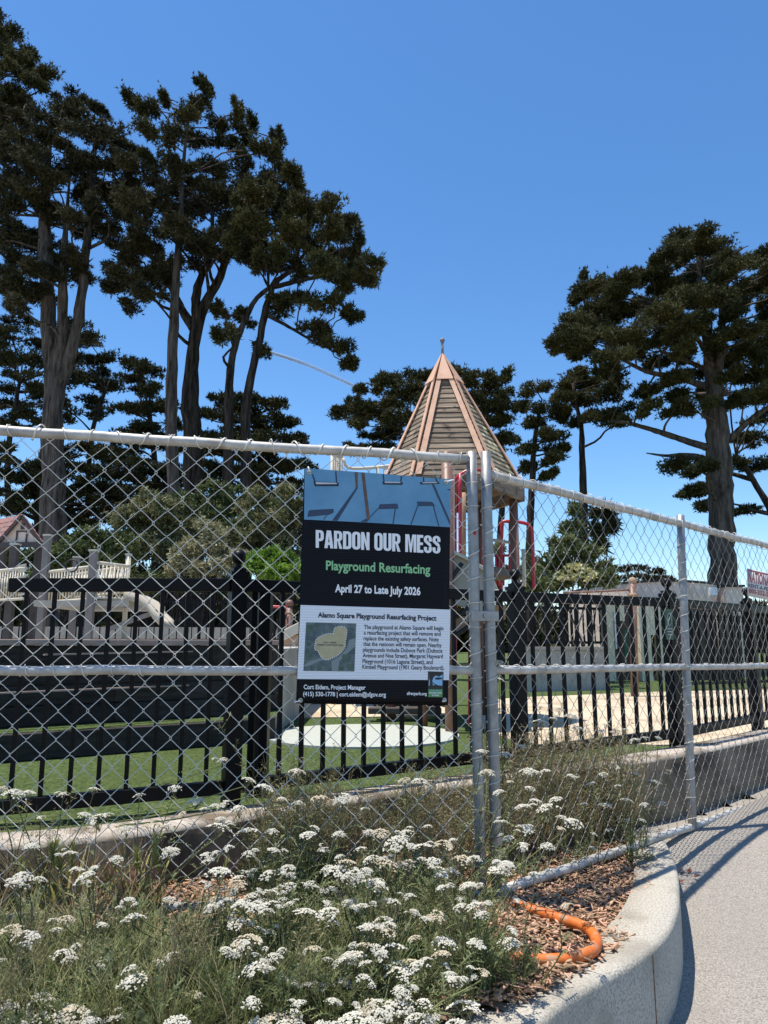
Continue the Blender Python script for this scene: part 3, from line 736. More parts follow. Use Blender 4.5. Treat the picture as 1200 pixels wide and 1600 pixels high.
# ------------------------------------------------------------------ small rental sign at the right
nR = Vector((dR.y, -dR.x, 0)); PR = latR(2, 1.5) + nR * .02
def rpt(x, y, lift): return on_plane(x, y, PR, nR) + nR * lift
c0 = rpt(1190, 912, 0)
rs = thing('rental_sign', 'small white rental company sign with red lettering on the far panel', 'sign', c0)
def rquad(name, q, m, lift, th=0):
    v = [rpt(x, y, lift) - c0 for x, y in q]; o = link(name, npmesh(name, v, [(0, 3, 2, 1)], m), rs, c0)
    if th: s_ = o.modifiers.new('t', 'SOLIDIFY'); s_.thickness = th; s_.offset = -1
    return o
rquad('plate', [(1167.5, 888), (1222, 900.5), (1222, 942), (1168.5, 931)], M['grey_print'], 0, .003)
rquad('red_band_print', [(1168.5, 889.5), (1221, 901.5), (1221, 904), (1168.5, 892)], M['red_print'], .001)
lettering('company_lettering', 'NATIONAL', 1169, 1206, 909.5, 917, 17, M['red_print'], .0016, .03, rpt, rs, c0)
lettering('service_lettering', 'RENT-A-FENCE', 1169, 1213, 917.5, 926.5, 6, M['navy_print'], .0016, .02, rpt, rs, c0)
lettering('phone_lettering', '800-352-5675', 1169.5, 1212, 926.5, 935, 7.5, M['red_print'], .0016, .03, rpt, rs, c0)

# ------------------------------------------------------------------ black iron fence on the wall
FT = 1.862
fp_px = [(-330, 905, .0857), (0, 905, .0857), (372, 906, .0857), (805, 925, .0680), (1043, 938, .0597), (1168, 947, .0507), (1275, 955, .0415)]
def fence_pt(px, tv):
    d = (FT - EYE) / tv
    a = (px - 600) / F
    cd = d * CP + (FT - EYE) * SP
    return Vector((a * cd, d, 0))
NODES = []
for px, py, tv in fp_px: NODES.append(fence_pt(px, tv))
q_ = Pd(0, 901, 3.30); NODES[1] = Vector((q_.x, 3.30, 0)); NODES[0] = NODES[1] + (NODES[1] - NODES[2]) * 1.1
TOPS = [1.805, 1.836, FT, FT, FT, FT, FT]
fence = thing('iron_fence', 'black iron picket fence with ball capped posts on the wall', 'fence', (NODES[3].x, NODES[3].y, TURF))
picket_me = mesh_of(MB().box((0, 0, .5), (.0195, .0195, 1)), 'picket', M['iron'])
post_me = mesh_of(MB().box((0, 0, .5), (.076, .076, 1)), 'post', M['iron'])
fin_mb = MB(); fin_mb.box((0, 0, .012), (.088, .088, .024)); fin_mb.box((0, 0, .032), (.062, .062, .02)); fin_mb.lathe((0, 0, .042), [(.03, 0), (.016, .008), (.014, .022), (.022, .026)], 12); fin_mb.ball((0, 0, .10), .037, 14)
fin_me = mesh_of(fin_mb, 'finial', M['iron'])
seams = [.8, .8, .80, .80, .83, .86, .88]
bots = [.825, .856, .884, .905, .94, .955, .97]
for k in range(len(NODES) - 1):
    a, b = NODES[k], NODES[k + 1]; d = (b - a); L = d.length; d.normalize(); ang = math.atan2(d.y, d.x)
    ta, tb, ba, bb = TOPS[k] - .03, TOPS[k + 1] - .03, bots[k], bots[k + 1]
    q1, q2 = a + d * .04, b - d * .04
    MB().bar((q1.x, q1.y, ta), (q2.x, q2.y, tb), .05, .062).build('top_rail', M['iron'], fence, bevel=.004)
    MB().bar((q1.x, q1.y, ba), (q2.x, q2.y, bb), .05, .06).build('bottom_rail', M['iron'], fence, bevel=.004)
    n = max(2, round(L / .118)); 
    for i in range(1, n):
        s = L * i / n; p = a + d * s; z0 = lerp(ba, bb, s / L) + .029; z1 = lerp(TOPS[k], TOPS[k + 1], s / L) - .060
        link('picket', picket_me, fence, (p.x, p.y, z0), (R.uniform(-.002, .002), R.uniform(-.003, .003), ang), (1, 1, z1 - z0))
for k, p in enumerate(NODES[1:], 1):
    if k == 1: continue
    d = NODES[min(k + 1, len(NODES) - 1)] - NODES[k - 1]; ang = math.atan2(d.y, d.x)
    po_ = link('post', post_me, fence, (p.x, p.y, TURF - .05), (0, 0, ang), (1, 1, FT + .01 - TURF + .05))
    f_ = link('finial', fin_me, None, (0, 0, 0)); f_.parent = po_; f_.location = (0, 0, 1); f_.scale = (1, 1, 1 / po_.scale.z)
# back post behind the corner post
p = NODES[2] + Vector((.075, .30, 0))
gp = thing('gate_post', 'thick black post just behind the corner post of the iron fence', 'post', (p.x, p.y, TURF))
MB().box((p.x, p.y, TURF + .5), (.10, .10, 1.06)).build('shaft', M['iron'], gp, bevel=.004)
MB().box((p.x, p.y, TURF + 1.045), (.12, .12, .03)).build('cap', M['iron'], gp)
# park notice plate hung on the iron fence
g = NODES[4]; gc = Vector((g.x - .03, g.y - .075, EYE + ray(1043, 976)[1] * g.y))
gs = thing('park_notice', 'small dark green park notice plate hung on an iron post', 'sign', gc)
MB().box(gc, (.10, .006, .21), .7).build('plate', M['sign_green'], gs, bevel=.002)
fn = Vector((math.sin(.7), -math.cos(.7), 0)); fx = Vector((math.cos(.7), math.sin(.7), 0))
c_ = gc + fn * .0045 + Vector((0, 0, .035))
MB().tube([c_ + (fx * math.cos(t) * .030 + Vector((0, 0, math.sin(t) * .042))) for t in [2 * math.pi * k / 18 for k in range(18)]], .0022, 4, False, True).build('emblem', M['grey_print'], gs)
MB().bar(c_ - fx * .022 + Vector((0, 0, -.03)), c_ + fx * .022 + Vector((0, 0, .03)), .001, .004).build('emblem_stroke', M['grey_print'], gs)
for k in range(3): MB().bar(gc + fn * .0045 - fx * .035 + Vector((0, 0, -.03 - .02 * k)), gc + fn * .0045 + fx * .03 + Vector((0, 0, -.03 - .02 * k)), .001, .005).build('text_line', M['grey_print'], gs)
# ------------------------------------------------------------------ playground: timber terraces, decks, tower, far things
def terrace(name, label, pts_top, pts_bot, courses, capz, board_t=.09):
    """Stacked timber boards facing the camera; every board is a part."""
    a0, b0 = pts_bot[0], pts_bot[-1]
    t = thing(name, label, 'retaining wall', (b0.x, b0.y, b0.z))
    zt, zb = pts_top[0].z, pts_bot[0].z; h = (zt - zb) / courses
    for c in range(courses):
        for k in range(len(pts_bot) - 1):
            a, b = pts_bot[k], pts_bot[k + 1]; d = (b - a).normalized(); nrm = Vector((-d.y, d.x, 0))
            z = zb + h * (c + .5); off = nrm * (board_t / 2 + .018 * c + R.uniform(-.003, .003))
            q, e = Vector((a.x, a.y, z)) + off, Vector((b.x, b.y, z)) + off
            MB().bar(q - d * .0, e + d * (.0 if k < len(pts_bot) - 2 else .0), board_t, h - .007).build('board', M['timber_dark'], t, bevel=.006)
    return t
zl, zu = TURF, .965
low = [Vector((-6.0, 4.55, zl)), Pz(-120, 1203, zl), Pz(150, 1181, zl), Pz(330, 1167, zl), Pz(430, 1157, zl)]
terrace('timber_step', 'low dark timber step in front of the taller board wall', [Vector((0, 0, zu))], low, 1, zu)
up = [Vector((p.x * 1.02, p.y + .42, zu - .0)) for p in low[:-1]] + [Vector((low[-1].x - .05, low[-1].y + .7, zu))]
tw = terrace('timber_wall', 'tall dark timber board wall with a pale capping plank', [Vector((0, 0, 1.535))], up, 4, 1.535)
for k in range(len(up) - 1):
    a, b = up[k], up[k + 1]; d = (b - a).normalized(); nrm = Vector((-d.y, d.x, 0)) * .13
    MB().bar(Vector((a.x, a.y, 1.556)) + nrm, Vector((b.x, b.y, 1.556)) + nrm - d * .006, .22, .042).build('cap_plank', M['timber_cap'], tw, bevel=.005)
for y0, y1, x0, x1, o_ in ((1083, 1068, 0, 355, .0), (1023, 1015, 70, 430, .0)):
    q0, q1 = Pd(x0, y0, up[1].y + .0), Pd(x1, y1, up[-1].y if x1 > 400 else up[-2].y + .12)
    MB().bar(q0 + Vector((0, -.01, 0)), q1 + Vector((0, -.01, 0)), .03, .011).build('edge_strip', M['timber_cap'], tw)
# turf on the low step, raised ground behind the wall
mb = MB(); mb.add([(p.x, p.y + .08, zu) for p in low] + [(p.x, p.y + .06, zu) for p in reversed(up)], [tuple(range(2 * len(low)))]); o = mb.build('turf_step', M['turf']); o['kind'] = 'structure'
P_ = [(p.x, p.y + .15) for p in up]
poly = P_ + [(up[-1].x, 40), (-40, 40), (-40, up[0].y)]
mb = MB(); n = len(poly); mb.add([(a, b, 1.50) for a, b in poly] + [(a, b, .7) for a, b in poly], [tuple(range(n))] + [(i, (i + 1) % n, n + (i + 1) % n, n + i) for i in range(n)])
o = mb.build('raised_ground', M['concrete_far']); o['kind'] = 'structure'

# thin black fence on the raised ground
def thin_fence(label, a, b, z0, h, step, posts, group=None):
    a, b = Vector(a), Vector(b); d = (b - a); L = d.length; d.normalize(); ang = math.atan2(d.y, d.x)
    t = thing('thin_fence', label, 'fence', (a.x, a.y, z0))
    for z, n_ in ((z0 + h - .03, 'top_rail'), (z0 + .1, 'bottom_rail')): MB().bar((a.x, a.y, z), (b.x, b.y, z), .035, .045).build(n_, M['iron_far'], t)
    me = mesh_of(MB().box((0, 0, .5), (.018, .018, 1)), 'picket', M['iron_far']); pm = mesh_of(MB().box((0, 0, .5), (.06, .06, 1)).ball((0, 0, 1.05), .045, 8), 'post', M['iron_far'])
    n = int(L / step)
    for i in range(n + 1):
        p = a + d * (L * i / n)
        if i % posts == 0: link('post', pm, t, (p.x, p.y, z0), (0, 0, ang), (1, 1, h + .03))
        else: link('picket', me, t, (p.x, p.y, z0 + .08), (0, 0, ang), (1, 1, h - .1))
    return t
thin_fence('thin black picket fence on the raised ground behind the timber wall', (-9.5, 11.5, 0), (-1.55, 13.6, 0), 1.5, .82, .125, 17)
thin_fence('thin black picket fence standing above the grey concrete wall', tuple(Pd(812, 955, 12.6).xy) + (0,), tuple(Pd(945, 955, 13.2).xy) + (0,), 1.46, .72, .11, 12)
cw0, cw1 = Pz(806, 1064, .9), Pz(946, 1064, .9)
a_, b_ = Pd(806, 1040, 12.2), Pd(944, 1040, 12.7)
cwl = thing('concrete_wall', 'plain grey concrete wall below the thin fence across the sand', 'wall', (a_.x, a_.y, .78))
MB().bar((a_.x, a_.y, 1.10), (b_.x, b_.y, 1.10), .3, .68).build('wall_body', M['concrete_far'], cwl, bevel=.015)
MB().bar((a_.x - .02, a_.y, 1.465), (b_.x + .02, b_.y, 1.465), .36, .05).build('coping', M['concrete_curb'], cwl)
for k in range(1, 4):
    p = Vector((a_.x, a_.y, 0)).lerp(Vector((b_.x, b_.y, 0)), k / 4); MB().box((p.x, p.y - .151, 1.1), (.02, .008, .66)).build('joint', M['dark'], cwl)

bw = thing('concrete_wall', 'pale low concrete wall behind the thin black fence at left', 'wall', (-6, 14.6, 1.45))
MB().bar((-11.5, 12.6, 1.60), (-1.3, 15.0, 1.60), .2, .5).build('wall_body', M['concrete_curb'], bw)
# --- play structure at the left (posts, railings, slide, gabled roof)
def balustrade(parent, a, b, z0, z1, step=.09, m=None):
    a, b = Vector(a), Vector(b); m = m or M['cream']; d = (b - a); L = d.length
    r = MB().tube([(a.x, a.y, z1), (b.x, b.y, z1)], .022, 8).build('handrail', m, parent)
    MB().tube([(a.x, a.y, z0), (b.x, b.y, z0)], .018, 8).build('lower_rail', m, parent)
    me = mesh_of(MB().tube([(0, 0, 0), (0, 0, 1)], .0105, 6), 'baluster', m)
    n = max(2, int(L / step))
    for i in range(1, n):
        p = a.lerp(b, i / n); link('baluster', me, parent, (p.x, p.y, z0), None, (1, 1, z1 - z0))
D = 9.2
def Q(px, py, d=D): return Pd(px, py, d)
ps = thing('play_structure', 'cream railed play structure with grey posts behind the timber wall', 'play structure', (Q(140, 990).x, D, 1.5))
for px, top, d, m, w in ((75, 838, 9.6, 'grey_post', .085), (147, 862, 8.9, 'grey_post', .085), (120, 872, 10.6, 'grey_post', .08), (201, 868, 9.4, 'cream', .062), (24, 852, 10.2, 'brown_dark', .10)):
    p = Pd(px, top, d)
    if m == 'cream': MB().tube([(p.x, d, 1.5), (p.x, d, p.z)], w / 2, 10).build('post', M[m], ps)
    else: MB().box((p.x, d, (1.5 + p.z) / 2), (w, w, p.z - 1.5)).build('post', M[m], ps, bevel=.008)
    MB().box((p.x, d, p.z + .012), (w * 1.15, w * 1.15, .024)).build('post_cap', M['cream'], ps)
zr1, zr0 = Q(110, 889).z, Q(110, 938).z
balustrade(ps, (Q(75, 900, 9.6).x, 9.6, 0), (Q(147, 900, 8.9).x, 8.9, 0), zr0, zr1, .07)
balustrade(ps, (Q(147, 900, 8.9).x, 8.9, 0), (Q(201, 900, 9.4).x, 9.4, 0), zr0 + .02, zr1 + .05, .06)
balustrade(ps, (Q(120, 900, 10.6).x, 10.6, 0), (Q(201, 900, 9.4).x, 9.4, 0), zr0 + .12, zr1 + .06, .08)
balustrade(ps, (Q(-40, 900, 10.4).x, 10.4, 0), (Q(40, 900, 9.7).x, 9.7, 0), zr0 + .05, zr1 + .06, .06)
MB().box((Q(140, 940).x, 9.7, zr0 - .05), (1.15, 1.5, .07)).build('deck', M['cream_slide'], ps)
# ladder panel
for k in range(6): MB().bar(Q(28, 885 + 9 * k, 9.5), Q(41, 882 + 9 * k, 9.5), .02, .025).build('ladder_rung', M['cream'], ps)
# wheel
wc = Q(112, 884, 8.85)
MB().tube([wc + Vector((math.cos(t) * .075, 0, math.sin(t) * .075)) for t in [2 * math.pi * k / 16 for k in range(16)]], .010, 6, False, True).build('steering_wheel', M['dark'], ps)
# slide chute curving down to the right
st = [Q(203, 938, 9.2), Q(222, 943, 9.0), Q(238, 952, 8.8), Q(248, 968, 8.6), Q(262, 982, 8.4)]
mb = MB(); vs = []
for p in st:
    for y, z in ((-.24, .10), (-.22, 0), (.22, 0), (.24, .10)): vs.append((p.x, p.y + y, p.z + z))
mb.add(vs, [(4 * i + k, 4 * i + k + 1, 4 * i + 5 + k, 4 * i + 4 + k) for i in range(len(st) - 1) for k in range(3)], True)
sl_ = mb.build('slide', M['cream_slide'], ps); q = sl_.modifiers.new('t', 'SOLIDIFY'); q.thickness = .025
MB().bar(Q(170, 983, 8.75), Q(246, 955, 8.75), .03, .05).build('slide_brace', M['grey_post'], ps)
# small gabled roof
gr = thing('playhouse_roof', 'small gabled play roof with red tiles at the far left', 'play roof', Pd(30, 850, 10.6))
apx, el, er = Pd(35, 806, 10.4), Pd(-2, 848, 10.4), Pd(64, 847, 10.4)
back = Vector((-1.15, .9, 0))
mb = MB(); o_ = Vector((0, .05, 0)); mb.add([el + o_, er + o_, apx + o_, el + o_ + back, er + o_ + back, apx + o_ + back], [(0, 1, 2), (3, 5, 4), (0, 3, 4, 1)]); mb.build('gable_wall', M['house_wall'], gr)
for e, n_ in ((el, 0), (er, 1)):
    dn = (e - apx); ov = dn.normalized() * .05; up_ = Vector((0, 0, .012))
    for c in range(5):                               # tile courses
        a, b = apx + dn * (c / 5), apx + dn * ((c + 1) / 5) + ov * .6
        lift = Vector((0, 0, .02)); f_ = Vector((.03, -.025, 0))
        q = MB().add([a + lift * .6 + f_, b + lift * 1.4 + f_, b + lift * 1.4 + back - f_, a + lift * .6 + back - f_], [(0, 1, 2, 3)]).build('tile_course', M['red_tile'], gr)
        s_ = q.modifiers.new('t', 'SOLIDIFY'); s_.thickness = .016
    MB().bar(apx + Vector((0, -.02, .0)), e + ov + Vector((0, -.02, .0)), .03, .045).build('barge_board', M['brown_dark'], gr)
MB().bar(el + Vector((-.02, 0, -.035)), er + Vector((.02, 0, -.035)), .06, .07).build('tie_beam', M['brown_dark'], gr)
cx = (el.x + er.x) / 2; gz = el.z
for x, z0, z1, w in ((cx - .07, gz, gz + .17, .018), (cx + .07, gz, gz + .17, .018)): MB().box((x, 10.437, (z0 + z1) / 2), (w, .02, z1 - z0)).build('gable_batten', M['brown_dark'], gr)
MB().box((cx, 10.436, gz + .17), (.16, .02, .018)).build('gable_batten', M['brown_dark'], gr)
MB().box((cx, 10.438, gz + .245), (.05, .02, .09)).build('gable_vent', M['brown_dark'], gr)
for px in (2, 58):
    p = Pd(px, 848, 10.5); MB().box((p.x, 10.56, (1.5 + p.z - .05) / 2), (.08, .08, p.z - .05 - 1.5)).build('post', M['brown_dark'], gr)

# --- low climbing post, red hoop, cream and tan block beside it
p = Pz(432, 1085, TURF)
cp_ = thing('ball_cap_post', 'brown ball capped post beside the tan climbing block', 'post', p)
zt_ = EYE + ray(452, 940)[1] * p.y; x_ = Pd(451, 1000, p.y).x
MB().tube([(x_, p.y, TURF), (x_, p.y, zt_ - .08)], .052, 12).build('shaft', M['brown_paint'], cp_)
MB().lathe((x_, p.y, zt_ - .20), [(.066, 0), (.066, .03), (.058, .035)], 12).build('collar', M['brown_paint'], cp_)
MB().ball((x_, p.y, zt_ - .03), .062, 12).build('cap', M['brown_paint'], cp_)
hp = thing('red_hoop', 'red tubular hoop rail left of the brown ball capped post', 'handrail', Pd(418, 1000, p.y - .1))
MB().tube(resample([Pd(409, 1000, p.y - .1), Pd(409, 962, p.y - .1), Pd(413, 951, p.y - .1), Pd(425, 948, p.y - .1), Pd(448, 949, p.y - .1)], 24), .022, 8).build('hoop', M['red'], hp)
cb = thing('climbing_block', 'tan sculpted climbing block with a cream slanted panel', 'climber', Pz(455, 1080, TURF))
dcb = p.y - .5
def slab(name, px, m, d, th, parent):
    mb = MB(); a = [Pd(x, y, d) for x, y in px]; n = len(a)
    mb.add(a + [v + Vector((0, th, 0)) for v in a], [tuple(range(n)), tuple(range(2 * n - 1, n - 1, -1))] + [(i, n + i, n + (i + 1) % n, (i + 1) % n) for i in range(n)])
    o = mb.build(name, m, parent); bm = bmesh.new(); bm.from_mesh(o.data); bmesh.ops.recalc_face_normals(bm, faces=bm.faces); bm.to_mesh(o.data); bm.free()
    b = o.modifiers.new('bevel', 'BEVEL'); b.width = .01; b.segments = 2
    return o
slab('slanted_panel', [(439, 986), (475, 968), (475, 985), (444, 1001)], M['cream'], dcb, .25, cb)
slab('upper_block', [(442, 1001), (475, 987), (475, 1018), (441, 1018)], M['tan'], dcb + .03, .4, cb)
slab('ledge', [(438, 1018), (478, 1018), (478, 1022), (438, 1022)], M['tan'], dcb, .45, cb)
slab('lower_block', [(440, 1022), (475, 1022), (478, 1088), (442, 1090)], M['tan'], dcb + .04, .4, cb)

# --- play tower with a six sided shingled roof
TD = 7.6
tc = Pd(692, 740, TD); TX, TY = tc.x + .09, TD
apex = Pd(695, 556, TD); RE = .745; ze = Pd(692, 746, TD - .55).z
tower = thing('play_tower', 'play tower with steep six sided shingled roof and red poles', 'play tower', (TX, TY, TURF))
t0 = math.radians(-3.5)
cor = [Vector((TX + RE * math.sin(t0 + math.radians(-30 + 60 * k)), TY - RE * math.cos(t0 + math.radians(-30 + 60 * k)), ze)) for k in range(6)]
AP = Vector((TX - .075, TY, apex.z))
NCO = 19
cap_f = .235                                           # metal cap covers the top share
for k in range(6):
    a, b = cor[k], cor[(k + 1) % 6]; mid_ = (a + b) / 2
    nrm = (b - a).cross(AP - a).normalized()
    if nrm.dot(mid_ - Vector((TX, TY, ze))) < 0: nrm = -nrm
    lich = k == 1
    for c in range(NCO):                               # lapped boards, each a part
        f0, f1 = c / NCO * (1 - cap_f * .93), (c + 1.12) / NCO * (1 - cap_f * .93)
        def pt(e, f): return e.lerp(AP, f)
        j = R.uniform(-.003, .003)
        q = [pt(a, f0) + nrm * (.014 + j), pt(b, f0) + nrm * (.014 + j * -1), pt(b, f1) + nrm * .004, pt(a, f1) + nrm * .004]
        r = [v - nrm * .016 for v in q]
        MB().add(q + r, [(0, 1, 2, 3), (7, 6, 5, 4), (0, 4, 5, 1), (1, 5, 6, 2), (2, 6, 7, 3), (3, 7, 4, 0)]).build('shingle_board', M['roof_wood_lichen'] if (lich or (k == 2)) else M['roof_wood'], tower)
    MB().bar(a + Vector((0, 0, -.07)), b + Vector((0, 0, -.07)), .035, .14).build('fascia', M['roof_wood'], tower)
for k in range(6):                                     # salmon hip trims: two flat strips folded over each hip
    e = cor[k]; out = (e - Vector((TX, TY, ze))).normalized()
    pv_ = cor[k - 1]; nx_ = cor[(k + 1) % 6]; w = .060
    for o_, s_ in ((pv_, -1), (nx_, 1)):
        d_ = (o_ - e).normalized(); n1 = d_.cross(AP - e).normalized()
        if n1.dot(out) < 0: n1 = -n1
        top = e.lerp(AP, .80); L1 = n1 * .036
        q = [e + L1, e + d_ * w + L1, top + d_ * w * .78 + L1, top + L1]
        MB().add(q + [v - n1 * .010 for v in q], [(0, 1, 2, 3), (7, 6, 5, 4), (0, 4, 5, 1), (1, 5, 6, 2), (2, 6, 7, 3), (3, 7, 4, 0)]).build('hip_trim', M['salmon'], tower)
    b = cor[(k + 1) % 6]
    n2 = (b - e).cross(AP - e).normalized()
    if n2.dot((e + b) / 2 - Vector((TX, TY, ze))) < 0: n2 = -n2
    q = [e.lerp(AP, 1 - cap_f) + n2 * .046, b.lerp(AP, 1 - cap_f) + n2 * .046, AP + n2 * .012 + Vector((0, 0, .03))]
    MB().add(q + [v - n2 * .010 for v in q], [(0, 1, 2), (5, 4, 3), (0, 3, 4, 1), (1, 4, 5, 2), (2, 5, 3, 0)]).build('roof_cap', M['salmon'], tower)
fz = apex.z
MB().tube([(AP.x, TY, fz), (AP.x, TY, fz + .15)], [.016, .011], 8).lathe((AP.x, TY, fz + .13), [(.009, 0), (.017, .02), (.027, .045), (.025, .062), (.010, .078)], 12, .6).build('finial', M['grey_post'], tower)
mb = MB(); mb.add([c + Vector((0, 0, -.02)) for c in cor], [tuple(range(6))]); mb.build('soffit', M['roof_wood'], tower)
# posts
for k in range(6):
    e = cor[k]; c0_ = Vector((TX, TY, 0)); q = Vector((lerp(TX, e.x, .86), lerp(TY, e.y, .86), 0))
    MB().tube([(q.x, q.y, TURF), (q.x, q.y, ze - .12)], .046, 12).build('post', M['brown_paint'], tower)
pcap = Pd(698, 712, TD - 1.0)
MB().tube([(pcap.x, pcap.y, TURF), (pcap.x, pcap.y, pcap.z - .03)], .05, 12).ball((pcap.x, pcap.y, pcap.z - .01), .055, 12).build('ball_cap_post', M['brown_paint'], tower)
zd = Pd(720, 884, TD - .6).z
mb = MB(); dk = [Vector((lerp(TX, e.x, .9), lerp(TY, e.y, .9), zd)) for e in cor]
mb.add(dk + [v - Vector((0, 0, .07)) for v in dk], [tuple(range(6)), tuple(range(11, 5, -1))] + [(i, 6 + i, 6 + (i + 1) % 6, (i + 1) % 6) for i in range(6)]); mb.build('deck', M['brown_dark'], tower)
# red tubes
def tube_px(name, pts, d, r, m, n=26, parent=tower): return MB().tube(resample([Pd(x, y, d) for x, y in pts], n), r, 8).build(name, m, parent)
tube_px('red_pole', [(711, 1140), (711, 900), (711, 760), (716, 744), (732, 735), (748, 736), (755, 748), (755, 900)], TD - .85, .017, M['red'], 50)
tube_px('red_pole', [(719, 900), (719, 740)], TD - .9, .017, M['red'], 8)
tube_px('red_ladder_pole', [(736, 1135), (736, 990)], TD - 1.0, .026, M['red'], 8)
tube_px('red_ladder_pole', [(767, 1140), (767, 990)], TD - 1.0, .026, M['red'], 8)
tube_px('red_rail', [(834, 920), (832, 840), (829, 824), (818, 817), (790, 815), (784, 824), (783, 920)], TD + .5, .020, M['red'], 40)
tube_px('red_rail', [(797, 905), (797, 816)], TD + .5, .018, M['red'], 6)
for x in (775, 779, 787, 803, 806): tube_px('red_baluster', [(x, 915), (x, 868)], TD + .3, .011, M['red'], 4)
tube_px('red_rail', [(772, 868), (808, 868)], TD + .3, .014, M['red'], 4)
tube_px('cream_rail', [(766, 843), (812, 850)], TD + .1, .016, M['cream'], 4)
tube_px('cream_post', [(819, 917), (818, 858)], TD - .1, .022, M['cream'], 4)
tube_px('cream_post', [(708, 865), (708, 742)], TD - .95, .014, M['cream'], 4)
tube_px('cream_post', [(724, 868), (724, 770)], TD - .7, .026, M['tan'], 4)
# cream slide shell with dark bracket
def shell(name, top, bot, d0, d1, m):
    mb = MB(); n = len(top); vs = []
    for (a, b) in zip(top, bot): vs += [Pd(*a, d0), Pd(*b, d0), Pd(*b, d1), Pd(*a, d1)]
    mb.add(vs, [(4 * i + k, 4 * i + (k + 1) % 4, 4 * i + 4 + (k + 1) % 4, 4 * i + 4 + k) for i in range(n - 1) for k in range(4)] + [(0, 1, 2, 3), (4 * n - 1, 4 * n - 2, 4 * n - 3, 4 * n - 4)])
    return mb.build(name, m, tower, bevel=.006)
shell('slide_shell', [(690, 858), (712, 866), (735, 877), (755, 890), (768, 905), (775, 922)], [(690, 935), (712, 945), (735, 952), (748, 955), (757, 955), (764, 950)], TD - .95, TD - .5, M['cream_slide'])
shell('slide_lip', [(690, 853), (712, 861), (735, 872), (756, 885), (770, 901), (779, 922)], [(690, 859), (712, 867), (735, 878), (754, 891), (766, 906), (773, 922)], TD - 1.0, TD - .94, M['cream'])
shell('slide_underside', [(690, 945), (705, 958), (722, 963), (740, 962)], [(690, 985), (705, 990), (722, 985), (742, 968)], TD - .9, TD - .55, M['tan'])
tube_px('dark_bracket', [(700, 912), (722, 880)], TD - 1.02, .02, M['dark'], 4)
tube_px('dark_edge', [(690, 998), (712, 992), (732, 978), (744, 966)], TD - .97, .02, M['dark'], 12)
tube_px('dark_edge', [(690, 962), (706, 966), (725, 956), (746, 930)], TD - .96, .018, M['dark'], 12)
# tan skirt panel and steps beneath
slab('skirt_panel', [(765, 945), (790, 945), (790, 968), (765, 968)], M['tan'], TD + .35, .05, tower)
for k in range(5):
    slab('step', [(575 + 8 * k, 1106 - 12 * k), (690, 1106 - 12 * k), (690, 1116 - 12 * k), (575 + 8 * k, 1116 - 12 * k)], M['brown_dark'], TD - .1 + .16 * k, .15, tower)
# bridge balustrade seen above the sign
br = thing('bridge_railing', 'cream balustrade of the bridge just left of the tower roof', 'railing', Pd(560, 735, 9.4))
def bp(px, py, d=9.4): return Pd(px, py, d)
for x0, x1, y0, y1 in ((519, 536, 712, 714), (590, 640, 728, 742)):
    MB().tube([bp(x0, y0), bp(x1, y1)], .018, 8).build('handrail', M['cream'], br)
    for k in range(6):
        s = k / 5; a = bp(lerp(x0, x1, s), lerp(y0, y1, s)); MB().tube([a, a - Vector((0, 0, .85))], .011 if k else .022, 6).build('baluster', M['cream'], br)
MB().tube(resample([bp(536, 716), bp(541, 728), bp(552, 732), bp(590, 730), bp(640, 724)], 20), .022, 8).build('curved_rail', M['cream'], br)
for px in (527, 645):
    a = bp(px, 712); MB().tube([(a.x, 9.5, TURF), (a.x, 9.5, a.z)], .05, 10).build('post', M['brown_paint'], br)
a, b = bp(515, 905), bp(650, 905)
MB().bar((a.x, 9.5, a.z), (b.x, 9.5, b.z), .7, .1).build('deck', M['brown_dark'], br)

# --- brown post with ball cap and red rail at the right
p = Pz(992, 1089, TURF); pt_ = Pd(988, 905, p.y)
bpst = thing('swing_post', 'tall brown ball capped post carrying a red rail across the sand', 'post', p)
MB().tube([(p.x, p.y, TURF), (pt_.x, p.y, pt_.z - .05)], .055, 12).build('shaft', M['brown_paint'], bpst)
MB().ball((pt_.x, p.y, pt_.z - .03), .062, 12).build('cap', M['tan'], bpst)
MB().lathe((pt_.x, p.y, pt_.z - .27), [(.07, 0), (.075, .03), (.07, .06)], 12).build('collar', M['tan'], bpst)
tube_px('rail', [(988, 921), (940, 924), (880, 926)], p.y, .016, M['brown_paint'], 6, bpst)

# --- restroom building far right: curved rose wall above, cream wall below
bd = thing('restroom_building', 'low rounded rose and cream restroom building behind the playground', 'building', Pd(1010, 1000, 17))
cv = [(890, 927, 18.6), (930, 918, 17.6), (970, 913, 16.9), (1010, 910, 16.6), (1050, 909, 16.7), (1090, 911, 17.1), (1120, 914, 17.8)]
T_ = resample([Pd(*c) for c in cv], 28)
def curved(name, z0, z1f, m, off=0., th=.25):
    mb = MB(); vs = []
    for p in T_:
        z1 = z1f(p); vs += [(p.x, p.y - off, z0(p)), (p.x, p.y - off, z1), (p.x, p.y + th, z1), (p.x, p.y + th, z0(p))]
    mb.add(vs, [(4 * i + k, 4 * i + (k + 1) % 4, 4 * i + 4 + (k + 1) % 4, 4 * i + 4 + k) for i in range(len(T_) - 1) for k in range(4)] + [(0, 1, 2, 3), (4 * len(T_) - 1, 4 * len(T_) - 2, 4 * len(T_) - 3, 4 * len(T_) - 4)])
    return mb.build(name, m, bd)
curved('wall', lambda p: .6, lambda p: p.z, M['house_wall'])
curved('parapet_cap', lambda p: p.z + .002, lambda p: p.z + .05, M['dark'], .04)
e = Pd(1145, 917, 17.5)
MB().box((e.x, 17.7, (e.z + .6) / 2), (.42, .5, e.z - .6)).build('side_wall', M['house_wall'], bd)
